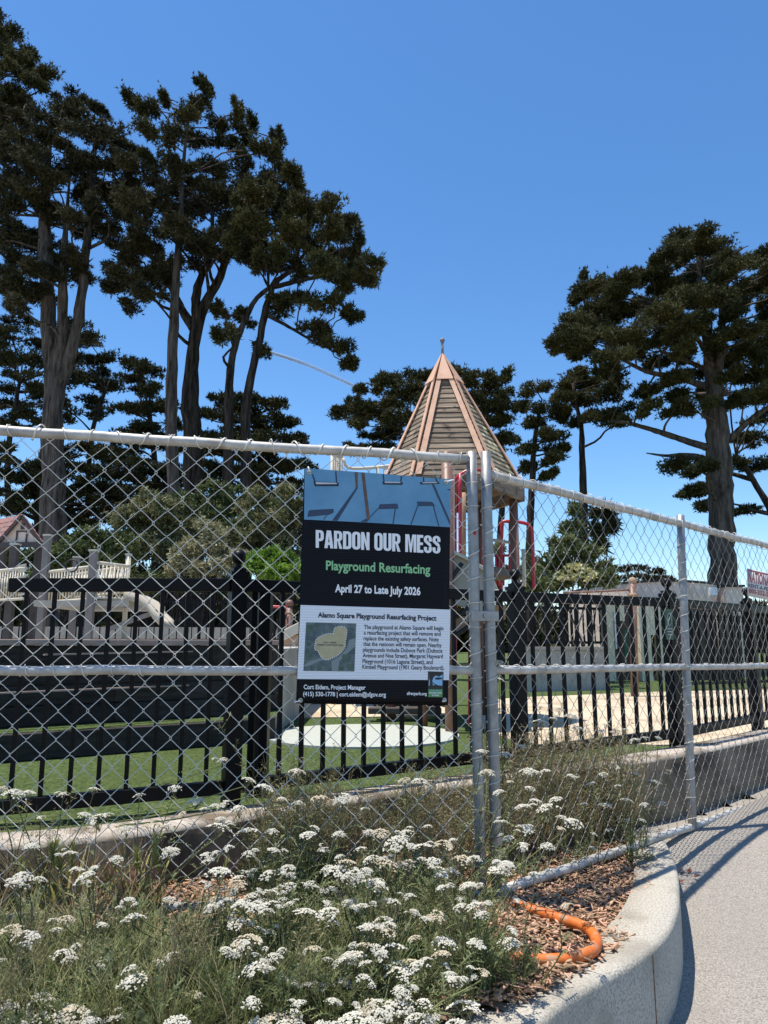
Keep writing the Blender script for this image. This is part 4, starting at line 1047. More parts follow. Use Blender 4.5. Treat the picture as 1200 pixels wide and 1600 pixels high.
MB().box((e.x, 17.7, e.z + .02), (.5, .58, .05)).build('parapet_cap', M['dark'], bd)
q = Pd(1108, 925, 17.2); MB().box((q.x, 17.0, q.z), (.16, .12, .18)).build('wall_lamp', M['white_print'], bd)
q = Pd(1087, 920, 16.8); MB().bar((q.x - .06, 16.80, q.z + .12), (q.x + .09, 16.80, q.z - .16), .03, .08).build('shadow_streak', M['house_wall'], bd)  # slanted bar standing in for a shadow streak on the wall
low_ = thing('entry_block', 'cream entry wall with dark doorways below the rounded building', 'building', Pd(990, 1000, 15.6))
for x0, x1, y1, m in ((945, 957, 1060, 'house_cream'), (957, 975, 970, 'house_cream'), (997, 1014, 1062, 'house_cream'), (1014, 1024, 992, 'house_cream'), (1024, 1046, 1062, 'house_cream')):
    a, b = Pd(x0, 944, 15.4), Pd(x1, 944, 15.4); z1 = Pd(x0, y1, 15.4).z if y1 < 1050 else .78
    MB().box(((a.x + b.x) / 2, 15.5, (a.z + z1) / 2), (b.x - a.x - .004, .2, a.z - z1)).build('wall_panel', M[m], low_)
a, b = Pd(944, 944, 15.6), Pd(1150, 944, 15.6)
MB().box(((a.x + b.x) / 2, 15.9, (a.z + .78) / 2), (b.x - a.x, .3, a.z - .78)).build('back_wall', M['brown_dark'], low_)
a, b = Pd(975, 1000, 15.3), Pd(983, 1000, 15.3); MB().box(((a.x + b.x) / 2, 15.36, 1.55), (.09, .05, .55)).build('green_notice', M['sign_green'], low_)
a = Pd(965, 985, 15.3); MB().box((a.x, 15.37, a.z), (.07, .05, .75)).build('white_notice', M['white_print'], low_)
for k, px in enumerate((1075, 1090, 1105, 1120, 1135, 1150)):
    a = Pd(px, 955, 15.5); MB().tube([(a.x, 15.5, .78), (a.x, 15.5, a.z)], .018, 6).build('gate_bar', M['cream'] if k % 2 else M['dark'], low_)
thin_fence('thin black picket fence in front of the entry wall at right', tuple(Pd(1060, 960, 12.5).xy) + (0,), tuple(Pd(1330, 960, 14.5).xy) + (0,), TURF, 1.25, .12, 14)
# ------------------------------------------------------------------ trees and shrubs
rng = np.random.default_rng(11)
def unit(v): return v / np.maximum(1e-9, np.linalg.norm(v, axis=-1, keepdims=True))

def sprays(centers, dirs, L, w, k, spread, rng):
    """k pointed leaflets per spray, as triangles fanning out of each centre."""
    n = len(centers)
    c = np.repeat(centers, k, 0); d = np.repeat(dirs, k, 0)
    dd = unit(d + spread * rng.normal(size=(n * k, 3)))
    pp = unit(np.cross(dd, rng.normal(size=(n * k, 3))))
    ll = L * rng.uniform(.55, 1.25, (n * k, 1)) * np.repeat(np.where(rng.random((n, 1)) < .05, rng.uniform(1.2, 1.6, (n, 1)), 1.), k, 0); ww = w * rng.uniform(.6, 1.3, (n * k, 1))
    b = c + dd * ll * rng.uniform(-.1, .25, (n * k, 1))
    v = np.stack([b - pp * ww, b + pp * ww, b + dd * ll], 1).reshape(-1, 3)
    f = np.arange(n * k * 3).reshape(-1, 3)
    return v, f

def pad_points(c, rx, ry, rz, n, rng, shell=.55, flat=.5):
    u = unit(rng.normal(size=(n, 3)))
    r = np.where(rng.random((n, 1)) < shell, rng.normal(.86, .22, (n, 1)), rng.random((n, 1)) ** .5)
    u = u * np.array([1, 1, 1.0]); p = u * r
    p[:, 2] = np.where(p[:, 2] < 0, p[:, 2] * flat, p[:, 2])
    # lumpy outline
    ph = rng.uniform(0, 6.3, 3)
    lump = 1 + .22 * np.sin(3 * u[:, :1] * 2 + ph[0]) * np.cos(2.5 * u[:, 1:2] * 2 + ph[1]) + .16 * np.sin(5 * u[:, 2:] + 4 * u[:, :1] + ph[2])
    p = p * lump
    return np.array(c) + p * np.array([rx, ry, rz]), u

def limb(mb, a, b, r0, r1, rng_, sag=.12):
    a, b = Vector(a), Vector(b); L = (b - a).length; m1 = a.lerp(b, .35) + Vector((rng_.uniform(-1, 1), rng_.uniform(-1, 1), rng_.uniform(-.3, 1))) * L * sag
    m2 = a.lerp(b, .7) + Vector((rng_.uniform(-1, 1), rng_.uniform(-1, 1), rng_.uniform(-.2, .8))) * L * sag
    pts = resample([a, m1, m2, b], 8)
    mb.tube(pts, [lerp(r0, r1, (k / 7) ** .8) for k in range(8)], 5, False)

def tree(name, label, D, trunks, pads, leaf='cypress', bark='bark', dens=1., L=.42, w=.055, fine=.31, seed=1, group='cypress trees around the playground', mass=None, gap=30, base=.75, twigs=True, spread=.5, dspread=1., cat='tree', shell=.42):
    L, w = L * fine, w * fine * 1.2; dens *= .92
    rg = np.random.default_rng(seed); rr_ = random.Random(seed)
    root = Pd(trunks[0][0][0], 960, D); t = thing(name, label, cat, (root.x, D, base), group)
    mb = MB(); skel = []
    for ti, tr in enumerate(trunks):
        dep = D + (0 if ti == 0 else rr_.uniform(-.8, .8)); pts = []; rad = []
        for k, q in enumerate(tr):
            dk = D if k == 0 and ti > 0 else lerp(D, dep, min(1, k / 2))
            pts.append(Pd(q[0], q[1], dk)); rad.append(q[2] * D / F / 2)
        if ti == 0 and tr[0][1] > 700:
            p0 = pts[0]
            if p0.z > base: pts = [Vector((p0.x, p0.y, base - .1))] + pts; rad = [rad[0] * 1.15] + rad
        n = max(8, len(pts) * 5); P = resample(pts, n)
        rs = list(np.interp(np.linspace(0, 1, n), np.linspace(0, 1, len(rad)), rad))
        P = [p + Vector((rr_.uniform(-1, 1), rr_.uniform(-1, 1), 0)) * r * .12 for p, r in zip(P, rs)]
        rs = [r * rr_.uniform(.93, 1.1) for r in rs]
        mb.tube(P, rs, 14, True)
        skel += [(p, r) for p, r in zip(P, rs)]
        # buttress ribs give the trunk an uneven outline
        for q in range(4):
            a = rr_.uniform(0, 6.3); off = lambda r: Vector((math.cos(a), math.sin(a), 0)) * r * .62
            mb.tube([p + off(r) for p, r in zip(P, rs)], [r * .52 for r in rs], 6, False)
    pads = list(pads)
    if mass:
        xs_ = [q[0] for q in mass]; ys_ = [q[1] for q in mass]; got = []
        for _ in range(900):
            x, y = rr_.uniform(min(xs_), max(xs_)), rr_.uniform(min(ys_), max(ys_))
            if inpoly(x, y, mass) and all(math.hypot(x - a, (y - b) * 1.5) > gap * 1.3 for a, b in got): got.append((x, y))
        pads += [(x, y, gap * rr_.uniform(.7, 1.25), gap * rr_.uniform(.28, .5)) for x, y in got]
    V, Fq = [], []; nv = 0
    zmin = min(s[0].z for s in skel)
    for (px, py, rx, ry) in pads:
        rx *= 1.08; ry *= 1.0
        dy = rr_.uniform(-1, 1) * dspread * 2.2
        c = Pd(px, py, D + dy); sx = rx * D / F; sz = ry * D / F * .88; sy = max(sx * .8, .8)
        # limb from the trunk skeleton
        cand = [s for s in skel if s[0].z < c.z + .5] or skel
        s = min(cand, key=lambda s: (s[0] - c).length + .35 * abs(s[0].z - (c.z - .35 * (s[0] - c).length)))
        r0 = min(s[1] * .5, .03 + .02 * (s[0] - c).length)
        limb(mb, s[0], c - Vector((0, 0, sz * .25)), r0, .02, rr_)
        if twigs:
            for q in range(2):
                e = c + Vector((rr_.uniform(-1, 1) * sx * .8, rr_.uniform(-1, 1) * sy * .8, rr_.uniform(-.5, .5) * sz))
                limb(mb, c - Vector((0, 0, sz * .3)), e, .035, .01, rr_)
        # each pad is itself several sub-clumps
        nsub = max(5, int(sx * sz * 3.6 + 5))
        for q in range(nsub):
            u = Vector((rr_.gauss(0, 1), rr_.gauss(0, 1), rr_.gauss(0, 1))).normalized() * rr_.uniform(.35, .8)
            cc = (c.x + u.x * sx * 1.1, c.y + u.y * sy, c.z + u.z * sz * (.8 if u.z > 0 else .6) - .10 * abs(u.x) * sx * rr_.random()); sc = rr_.uniform(.22, .58)
            a, b, e = sx * sc, sy * sc, max(sz * sc * rr_.uniform(.4, .8), .16)
            n = int(dens * 30 * (a * e + a * b * .5 + .2) / (L * w * 14) * .42) + 8
            p, uu = pad_points(cc, a, b, e, n, rg, shell)
            d = unit(uu * .75 + np.array([0, 0, .55]) + .25 * rg.normal(size=uu.shape))
            v, f = sprays(p, d, L, w, 5, spread + .12, rg)
            V.append(v); Fq.append(f + nv); nv += len(v)
    mb.build('trunk', M[bark], t)
    V = np.concatenate(V) - np.array(wloc(t)); Fq = np.concatenate(Fq)
    o = link('crown', npmesh('crown', V, Fq, M[leaf]), t, wloc(t))
    return t

T = 0
# 1 big forked trunk at the left
tree('cypress_tree', 'tall cypress with a thick forked pale trunk at far left', 24,
    [[(84, 800, 40), (83, 680, 34), (86, 610, 32), (78, 540, 24), (74, 440, 22), (70, 330, 16), (78, 220, 8)], [(88, 610, 24), (108, 560, 18), (124, 490, 15), (134, 400, 13), (143, 300, 10), (150, 220, 5)], [(86, 600, 22), (97, 520, 16), (98, 440, 13), (104, 340, 8), (110, 270, 4), (116, 230, 2)]],
    [(40, 300, 60, 45), (100, 250, 60, 42), (150, 210, 46, 38), (90, 180, 40, 30), (30, 230, 50, 40), (20, 370, 48, 42), (85, 345, 48, 36), (60, 420, 50, 26), (150, 300, 45, 36), (165, 370, 34, 24), (15, 450, 40, 26), (195, 240, 30, 26), (120, 160, 26, 18), (190, 310, 30, 28)], 'cypress_brown', 'bark_pale', mass=[(0, 150), (50, 150), (100, 145), (150, 165), (190, 190), (205, 260), (200, 330), (170, 380), (130, 430), (60, 465), (0, 490)], gap=26, seed=21, dens=1.0)
# 2 top left corner tree, taller
tree('cypress_tree', 'tallest cypress crown cut by the left edge of the photo', 27,
    [[(-60, 800, 40), (-62, 500, 34), (-50, 250, 22), (-35, 90, 8)]],
    [(-10, 90, 52, 36), (35, 95, 34, 22), (15, 55, 24, 16), (48, 118, 28, 14), (10, 150, 46, 34), (-30, 180, 50, 46), (30, 175, 28, 18), (5, 235, 40, 30), (-40, 300, 50, 40), (4, 62, 16, 20)], 'cypress', mass=[(-40, 20), (5, 35), (30, 60), (60, 80), (85, 112), (60, 135), (40, 165), (0, 220), (-40, 260)], gap=22, seed=22, dens=.95)
# 3 thin straight trunk with sparse tufted top
tree('cypress_tree', 'slender cypress with a straight pale trunk and sparse tufted top', 22,
    [[(270, 800, 19), (268, 650, 18), (271, 540, 17), (276, 430, 15), (283, 330, 11), (288, 240, 7), (296, 180, 3)]],
    [(206, 152, 15, 10), (232, 168, 22, 14), (262, 152, 15, 10), (290, 178, 24, 15), (318, 145, 13, 16), (308, 168, 16, 10), (345, 188, 20, 12), (368, 178, 14, 9), (392, 190, 12, 9), (378, 215, 20, 13), (350, 225, 26, 18), (310, 220, 28, 18), (265, 215, 30, 20), (225, 205, 24, 16), (436, 222, 14, 12), (424, 240, 17, 13), (405, 235, 12, 9), (275, 265, 34, 20), (335, 265, 34, 22), (240, 250, 26, 18), (385, 258, 22, 14), (322, 135, 8, 8)], 'cypress', 'bark_pale', seed=23, dens=.95, L=.34, w=.05, dspread=.5)
# 4 stout trunk dividing into rising limbs
tree('cypress_tree', 'broad cypress with a stout dark trunk dividing into rising limbs', 23,
    [[(302, 800, 34), (300, 680, 29), (298, 590, 27), (307, 515, 26), (318, 480, 18), (345, 430, 14), (362, 370, 9)], [(304, 515, 17), (285, 485, 13), (262, 440, 10), (235, 400, 6)], [(307, 505, 15), (308, 450, 12), (330, 395, 9), (332, 330, 5)]],
    [(300, 330, 48, 26), (350, 310, 50, 28), (400, 300, 44, 26), (255, 320, 40, 24), (215, 340, 34, 24), (225, 390, 40, 22), (200, 430, 34, 18), (175, 455, 22, 12), (260, 430, 34, 18), (320, 390, 42, 20), (370, 360, 40, 22), (430, 330, 38, 24), (240, 465, 26, 10), (385, 400, 32, 16), (205, 480, 16, 7), (295, 375, 40, 22)], 'cypress_brown', mass=[(190, 265), (300, 255), (420, 270), (440, 340), (400, 395), (300, 415), (210, 440), (165, 460), (190, 340)], gap=26, seed=24, dens=.95, dspread=1.2)
# 5 two leaning trunks with wide umbrella crown
tree('cypress_tree', 'leaning twin stemmed cypress with a wide umbrella crown over the sign', 22,
    [[(385, 800, 22), (384, 650, 18), (392, 590, 17), (404, 540, 16), (416, 480, 13), (432, 440, 11), (462, 420, 7)], [(356, 790, 17), (358, 620, 15), (362, 560, 14), (378, 510, 11), (398, 470, 9), (420, 450, 7)], [(430, 448, 9), (480, 436, 7), (530, 428, 4)], [(412, 490, 7), (450, 510, 5), (500, 540, 3)]],
    [(430, 300, 40, 22), (480, 330, 42, 24), (520, 370, 36, 22), (450, 365, 44, 24), (400, 345, 38, 22), (555, 420, 34, 18), (500, 415, 40, 20), (575, 440, 18, 12), (445, 415, 40, 18), (395, 395, 34, 18), (520, 470, 38, 13), (470, 470, 38, 14), (550, 490, 20, 9), (430, 480, 26, 14), (385, 500, 22, 14), (350, 520, 18, 12), (405, 545, 16, 9), (490, 512, 26, 10), (520, 540, 26, 11), (548, 565, 18, 11), (500, 530, 20, 8), (345, 490, 16, 10), (455, 275, 20, 12), (535, 352, 18, 9)], 'cypress', mass=[(385, 290), (450, 262), (545, 345), (588, 430), (570, 455), (500, 430), (440, 425), (390, 410), (350, 370)], gap=24, seed=25, dens=1., dspread=1.1)
# 6.. dark trees further back
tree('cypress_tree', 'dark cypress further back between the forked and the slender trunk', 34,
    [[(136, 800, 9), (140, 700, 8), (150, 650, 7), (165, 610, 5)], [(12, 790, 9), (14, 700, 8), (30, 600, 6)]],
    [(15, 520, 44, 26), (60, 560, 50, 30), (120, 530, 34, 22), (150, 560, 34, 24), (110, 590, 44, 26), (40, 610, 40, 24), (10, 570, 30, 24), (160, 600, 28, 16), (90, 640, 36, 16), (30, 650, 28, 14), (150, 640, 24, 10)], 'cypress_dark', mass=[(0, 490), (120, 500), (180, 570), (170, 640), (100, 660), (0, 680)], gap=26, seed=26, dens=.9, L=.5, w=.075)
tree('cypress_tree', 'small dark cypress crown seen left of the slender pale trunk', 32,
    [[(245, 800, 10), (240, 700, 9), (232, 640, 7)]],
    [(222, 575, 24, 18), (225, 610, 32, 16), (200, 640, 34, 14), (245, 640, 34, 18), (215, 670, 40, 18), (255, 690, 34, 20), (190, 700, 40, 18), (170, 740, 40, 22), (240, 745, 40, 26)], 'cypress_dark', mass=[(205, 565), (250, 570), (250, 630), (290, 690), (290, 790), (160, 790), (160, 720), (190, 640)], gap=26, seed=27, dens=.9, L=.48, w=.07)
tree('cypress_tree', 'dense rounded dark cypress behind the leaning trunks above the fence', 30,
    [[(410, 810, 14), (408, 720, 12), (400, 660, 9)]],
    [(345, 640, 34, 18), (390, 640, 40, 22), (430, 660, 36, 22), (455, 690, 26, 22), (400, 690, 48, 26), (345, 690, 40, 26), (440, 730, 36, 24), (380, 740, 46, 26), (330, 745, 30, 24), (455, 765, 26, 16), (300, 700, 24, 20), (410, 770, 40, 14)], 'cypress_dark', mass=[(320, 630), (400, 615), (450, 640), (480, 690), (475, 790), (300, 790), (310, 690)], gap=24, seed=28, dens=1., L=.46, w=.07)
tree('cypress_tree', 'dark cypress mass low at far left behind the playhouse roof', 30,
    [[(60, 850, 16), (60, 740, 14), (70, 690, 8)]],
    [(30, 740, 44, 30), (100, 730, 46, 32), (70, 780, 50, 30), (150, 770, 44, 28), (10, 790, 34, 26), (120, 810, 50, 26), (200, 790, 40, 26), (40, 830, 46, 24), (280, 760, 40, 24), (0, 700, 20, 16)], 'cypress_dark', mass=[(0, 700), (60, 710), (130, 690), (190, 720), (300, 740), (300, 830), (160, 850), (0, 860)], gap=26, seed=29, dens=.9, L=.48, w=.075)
# behind the play tower
tree('cypress_tree', 'rounded cypress crown directly behind the tower roof', 27,
    [[(780, 880, 9), (784, 800, 9), (782, 740, 9), (760, 690, 8), (720, 650, 5)], [(770, 705, 7), (700, 690, 6), (640, 660, 4)]],
    [(590, 640, 40, 26), (640, 615, 44, 26), (600, 605, 26, 16), (570, 650, 28, 20), (650, 655, 50, 26), (595, 680, 34, 16), (720, 620, 46, 30), (765, 598, 24, 20), (770, 640, 26, 20), (740, 660, 46, 24), (700, 590, 40, 16), (780, 690, 26, 18), (660, 690, 40, 20), (750, 700, 30, 18), (552, 630, 16, 14)], 'cypress', mass=[(540, 630), (590, 590), (680, 580), (790, 585), (800, 650), (800, 710), (560, 710), (535, 660)], gap=24, seed=30, dens=1.1, L=.4, w=.06)
tree('cypress_tree', 'cypress with hanging boughs close right of the tower roof', 24,
    [[(827, 890, 13), (829, 800, 12), (832, 745, 11), (835, 690, 8), (845, 630, 5)]],
    [(840, 610, 28, 12), (850, 640, 36, 16), (825, 660, 26, 16), (865, 680, 24, 14), (840, 700, 34, 16), (862, 722, 20, 12), (825, 730, 16, 9), (855, 742, 14, 7), (880, 650, 16, 9), (815, 640, 14, 14), (875, 705, 12, 8)], 'cypress', seed=31, dens=1., L=.34, w=.05, dspread=.6)
tree('cypress_tree', 'cypress with a bare slim trunk standing behind the conical shrub', 23,
    [[(912, 850, 17), (911, 760, 15), (909, 700, 13), (908, 665, 11), (900, 630, 7), (895, 600, 4)]],
    [(905, 590, 30, 12), (890, 605, 34, 14), (930, 600, 34, 18), (945, 620, 30, 18), (900, 630, 36, 18), (940, 650, 34, 12), (965, 645, 26, 9), (915, 655, 28, 12), (960, 600, 24, 12), (975, 660, 16, 7), (880, 625, 18, 9)], 'cypress', seed=32, dens=1.05, L=.34, w=.05, dspread=.6)
# big one at the right
tree('cypress_tree', 'large cypress with thick trunk and long left boughs at the right', 20,
    [[(1133, 985, 46), (1130, 880, 40), (1128, 780, 37), (1124, 700, 36), (1120, 650, 34), (1112, 600, 20), (1106, 540, 14), (1098, 470, 9), (1090, 400, 5)], [(1122, 650, 22), (1120, 590, 16), (1128, 530, 13), (1126, 450, 9), (1122, 400, 4)], [(1108, 700, 12), (1075, 690, 11), (1030, 675, 9), (985, 662, 7), (955, 658, 4)],
     [(1104, 605, 11), (1060, 590, 9), (1010, 580, 7), (960, 555, 4)], [(1108, 580, 9), (1075, 565, 8), (1030, 548, 5)], [(1110, 720, 12), (1075, 712, 10), (1040, 712, 5), (1010, 708, 2)], [(1112, 570, 8), (1090, 530, 7), (1060, 505, 4), (1030, 480, 3)], [(1136, 690, 10), (1180, 650, 8), (1230, 620, 5)]],
    [(1065, 375, 34, 14), (1095, 390, 40, 16), (1050, 405, 30, 14), (1110, 415, 40, 18), (1150, 430, 40, 20), (1010, 430, 36, 18), (1050, 445, 46, 22), (920, 445, 24, 14), (910, 465, 24, 14), (960, 455, 26, 14), (985, 480, 40, 22), (930, 490, 34, 16), (1100, 465, 44, 22), (1165, 470, 40, 22), (890, 525, 36, 16), (870, 545, 26, 10), (930, 520, 40, 18), (980, 520, 40, 20), (1040, 495, 44, 20), (1160, 520, 44, 20), (1190, 560, 40, 24), (905, 545, 36, 14), (965, 560, 34, 14), (1010, 610, 22, 8), (1060, 620, 34, 9), (1050, 600, 24, 8), (1090, 640, 20, 12), (1125, 615, 32, 14), (1128, 640, 28, 12), (1010, 640, 18, 9), (1180, 620, 40, 20), (1190, 440, 34, 24), (1205, 500, 30, 30), (1040, 540, 34, 12), (1085, 510, 34, 16), (950, 580, 26, 9), (1060, 640, 24, 7), (1070, 728, 34, 9), (1095, 735, 20, 8)],
    'cypress', 'bark_pale', mass=[(1000, 430), (1040, 390), (1100, 370), (1150, 400), (1210, 420), (1210, 600), (1150, 640), (1080, 600), (1000, 560), (930, 550), (880, 535), (930, 450)], gap=24, seed=33, dens=1.15, L=.30, w=.045, dspread=1.0)
tree('cypress_tree', 'cypress with a slanting trunk beyond the large right hand cypress', 25,
    [[(1222, 860, 18), (1205, 800, 16), (1185, 765, 13), (1168, 735, 10), (1150, 710, 6)], [(1178, 750, 8), (1130, 740, 6), (1090, 765, 4)]],
    [(1180, 690, 40, 20), (1200, 650, 34, 24), (1160, 680, 26, 16), (1185, 730, 36, 14), (1140, 725, 26, 10), (1200, 400, 24, 14), (1195, 420, 30, 16), (1090, 770, 26, 9), (1110, 790, 22, 8), (1080, 765, 16, 7), (1160, 800, 16, 7), (1200, 590, 36, 26)], 'cypress_dark', seed=34, dens=1., L=.36, w=.055, dspread=.6)
tree('distant_tree', 'low flat topped distant tree above the rounded building', 60,
    [[(985, 935, 8), (985, 910, 6), (980, 895, 4)]],
    [(960, 890, 22, 8), (990, 888, 26, 9), (1020, 895, 22, 8), (1000, 902, 34, 9), (960, 905, 26, 9), (1040, 905, 16, 6)], 'cypress_brown', seed=35, dens=.9, L=.7, w=.12, twigs=False, group=None, base=.7)

# shrubs
def shrub(name, label, D, pads, leaf, seed, L=.10, w=.025, dens=1., base=.75, stems=5, group=None, cat='shrub', spread=1.1, mass=None, gap=20):
    rg = np.random.default_rng(seed); rr_ = random.Random(seed)
    pads = list(pads)
    if mass:
        xs_ = [q[0] for q in mass]; ys_ = [q[1] for q in mass]; got = []
        for _ in range(600):
            x, y = rr_.uniform(min(xs_), max(xs_)), rr_.uniform(min(ys_), max(ys_))
            if inpoly(x, y, mass) and all(math.hypot(x - a, y - b) > gap for a, b in got): got.append((x, y))
        pads += [(x, y, gap * rr_.uniform(.8, 1.2), gap * rr_.uniform(.7, 1.0)) for x, y in got]
    bx = sum(p[0] for p in pads) / len(pads); root = Pd(bx, 960, D); t = thing(name, label, cat, (root.x, D, base), group)
    mb = MB(); V, Fq, nv = [], [], 0
    for (px, py, rx, ry) in pads:
        dy = rr_.uniform(-.5, .5); c = Pd(px, py, D + dy); sx = rx * D / F; sz = ry * D / F; sy = sx * .9
        limb(mb, (root.x + rr_.uniform(-.4, .4) * sx, D + rr_.uniform(-.2, .2), base), c, .03, .008, rr_, .06)
        for q in range(max(4, int(sx * sz * 8))):
            u = Vector((rr_.gauss(0, 1), rr_.gauss(0, 1), rr_.gauss(0, 1))).normalized() * rr_.uniform(.3, .85); sc = rr_.uniform(.3, .55)
            cc = (c.x + u.x * sx, c.y + u.y * sy, c.z + u.z * sz); a, b, e = sx * sc, sy * sc, max(.12, sz * sc)
            n = int(dens * 170 * (a * e + a * b * .5) / (L * w * 16) * .5) + 10
            p, uu = pad_points(cc, a, b, e, n, rg, .6, .8)
            v, f = sprays(p, unit(uu + np.array([0, 0, .35]) + .3 * rg.normal(size=uu.shape)), L, w, 4, spread, rg)
            V.append(v); Fq.append(f + nv); nv += len(v)
    mb.build('stems', M['bark'], t)
    o = link('foliage', npmesh('foliage', np.concatenate(V) - np.array(wloc(t)), np.concatenate(Fq), M[leaf]), t, wloc(t))
    return t
shrub('bush', 'dull green bush behind the cream railings at left', 15, [(150, 870, 40, 30), (110, 880, 34, 26), (180, 855, 34, 30), (40, 880, 44, 26), (0, 870, 30, 26)], 'bush_green', 41, dens=.8, mass=[(60, 860), (130, 835), (200, 840), (210, 900), (60, 910)], gap=20)
shrub('bush', 'tall grey green bush mass between the trunks behind the fence', 17, [(205, 815, 34, 30), (250, 800, 40, 30), (230, 850, 50, 34), (290, 825, 40, 36), (270, 870, 44, 26)], 'olive', 42, dens=.8, mass=[(170, 850), (190, 800), (230, 780), (290, 790), (310, 850), (300, 900), (180, 900)], gap=22)
shrub('bush', 'silvery pale bush above the black fence left of the post', 15.5, [(300, 860, 34, 30), (330, 840, 30, 34), (350, 870, 28, 26), (160, 850, 20, 22)], 'silver_leaf', 43, dens=.8, mass=[(270, 880), (290, 840), (330, 815), (375, 850), (380, 900), (270, 905)], gap=20)
shrub('bush', 'mid green leafy bush behind the silvery one', 18.5, [(320, 795, 36, 22), (360, 790, 36, 24), (340, 820, 44, 26), (290, 780, 26, 16)], 'bush_green', 44, dens=.8, mass=[(260, 790), (310, 765), (380, 770), (420, 790), (400, 850), (290, 850)], gap=22)
shrub('bush', 'rounded olive bush just left of the notice sign', 16.5, [(425, 800, 34, 30), (450, 830, 30, 36), (400, 830, 34, 30), (465, 800, 22, 26), (430, 860, 40, 26)], 'olive', 45, dens=.85, mass=[(370, 830), (400, 775), (450, 765), (490, 790), (490, 880), (380, 880)], gap=20)
shrub('maple_bush', 'bright lime green bush by the fence post beside the sign', 12.5, [(415, 872, 28, 16), (445, 880, 28, 18), (395, 885, 18, 12), (430, 900, 36, 14), (465, 895, 16, 12)], 'lime', 46, L=.11, w=.035, dens=1.)
shrub('hedge_bush', 'shaded hedge behind the thin black fence', 16, [(230, 915, 50, 22), (320, 915, 50, 22), (400, 920, 40, 20), (120, 915, 50, 22), (20, 910, 50, 24), (460, 915, 30, 20)], 'bush_green', 47, dens=.7)
shrub('conical_shrub', 'dense conical evergreen shrub left of the slim trunk', 15, [(897, 800, 10, 14), (895, 825, 20, 20), (892, 850, 30, 22), (905, 870, 40, 24), (875, 885, 34, 22), (925, 890, 30, 20), (850, 905, 22, 18)], 'bush_green', 48, L=.12, w=.028, dens=1.1)
shrub('dark_shrub', 'dark wind swept shrub leaning right of the conical shrub', 18, [(945, 800, 18, 12), (955, 820, 14, 12), (935, 830, 14, 14), (940, 850, 14, 10)], 'cypress_dark', 49, L=.2, w=.04, dens=1.2)
shrub('flowering_shrub', 'low shrub with pale yellow blossom under the conical shrub', 13.5, [(900, 900, 26, 14), (880, 908, 24, 12), (925, 905, 24, 12), (950, 905, 18, 10), (845, 912, 20, 12)], 'bush_green', 50, L=.11, w=.035, dens=.9)
rg = np.random.default_rng(77)
V, Fq, nv = [], [], 0
for (px, py, rx, ry) in [(905, 892, 22, 12), (885, 903, 18, 8), (920, 900, 14, 9), (897, 885, 8, 6)]:
    c = Pd(px, py, 13.15); p, uu = pad_points(tuple(c), rx * 13.15 / F, .3, ry * 13.15 / F, 26, rg, .8)
    v, f = sprays(p, unit(uu + np.array([0, -.6, .5])), .06, .03, 5, 1.3, rg); V.append(v); Fq.append(f + nv); nv += len(v)
fs_ = [o for o in bpy.data.objects if o.name.startswith('flowering_shrub')][0]
link('blossom', npmesh('blossom', np.concatenate(V) - np.array(wloc(fs_)), np.concatenate(Fq), M['shrub_yellow']), fs_, wloc(fs_))
shrub('bush', 'green bush between the tower legs and the thin fence', 16, [(760, 890, 30, 26), (800, 900, 30, 22), (835, 880, 22, 20), (690, 900, 40, 24), (780, 860, 16, 16)], 'olive', 51, dens=.8)

# far wood that closes the horizon
rgw = np.random.default_rng(5); V, Fq, nv = [], [], 0
for k in range(150):
    x = -75 + k * 1.0 + rgw.uniform(-.5, .5); y = 62 + rgw.uniform(-5, 8) + abs(x) * .1; h = rgw.uniform(3.2, 5.2) * (1.25 if x < 5 else .85)
    for q in range(3):
        p, uu = pad_points((x + rgw.uniform(-1, 1), y + rgw.uniform(-1, 1), .7 + h * (.25 + .25 * q)), 1.8, 1.8, h * .3, 60, rgw, .7, .9)
        v, f = sprays(p, unit(uu + np.array([0, 0, .5])), .9, .2, 4, .7, rgw); V.append(v); Fq.append(f + nv); nv += len(v)
o = link('woods', npmesh('woods', np.concatenate(V), np.concatenate(Fq), M['cypress_dark'])); o['kind'] = 'stuff'

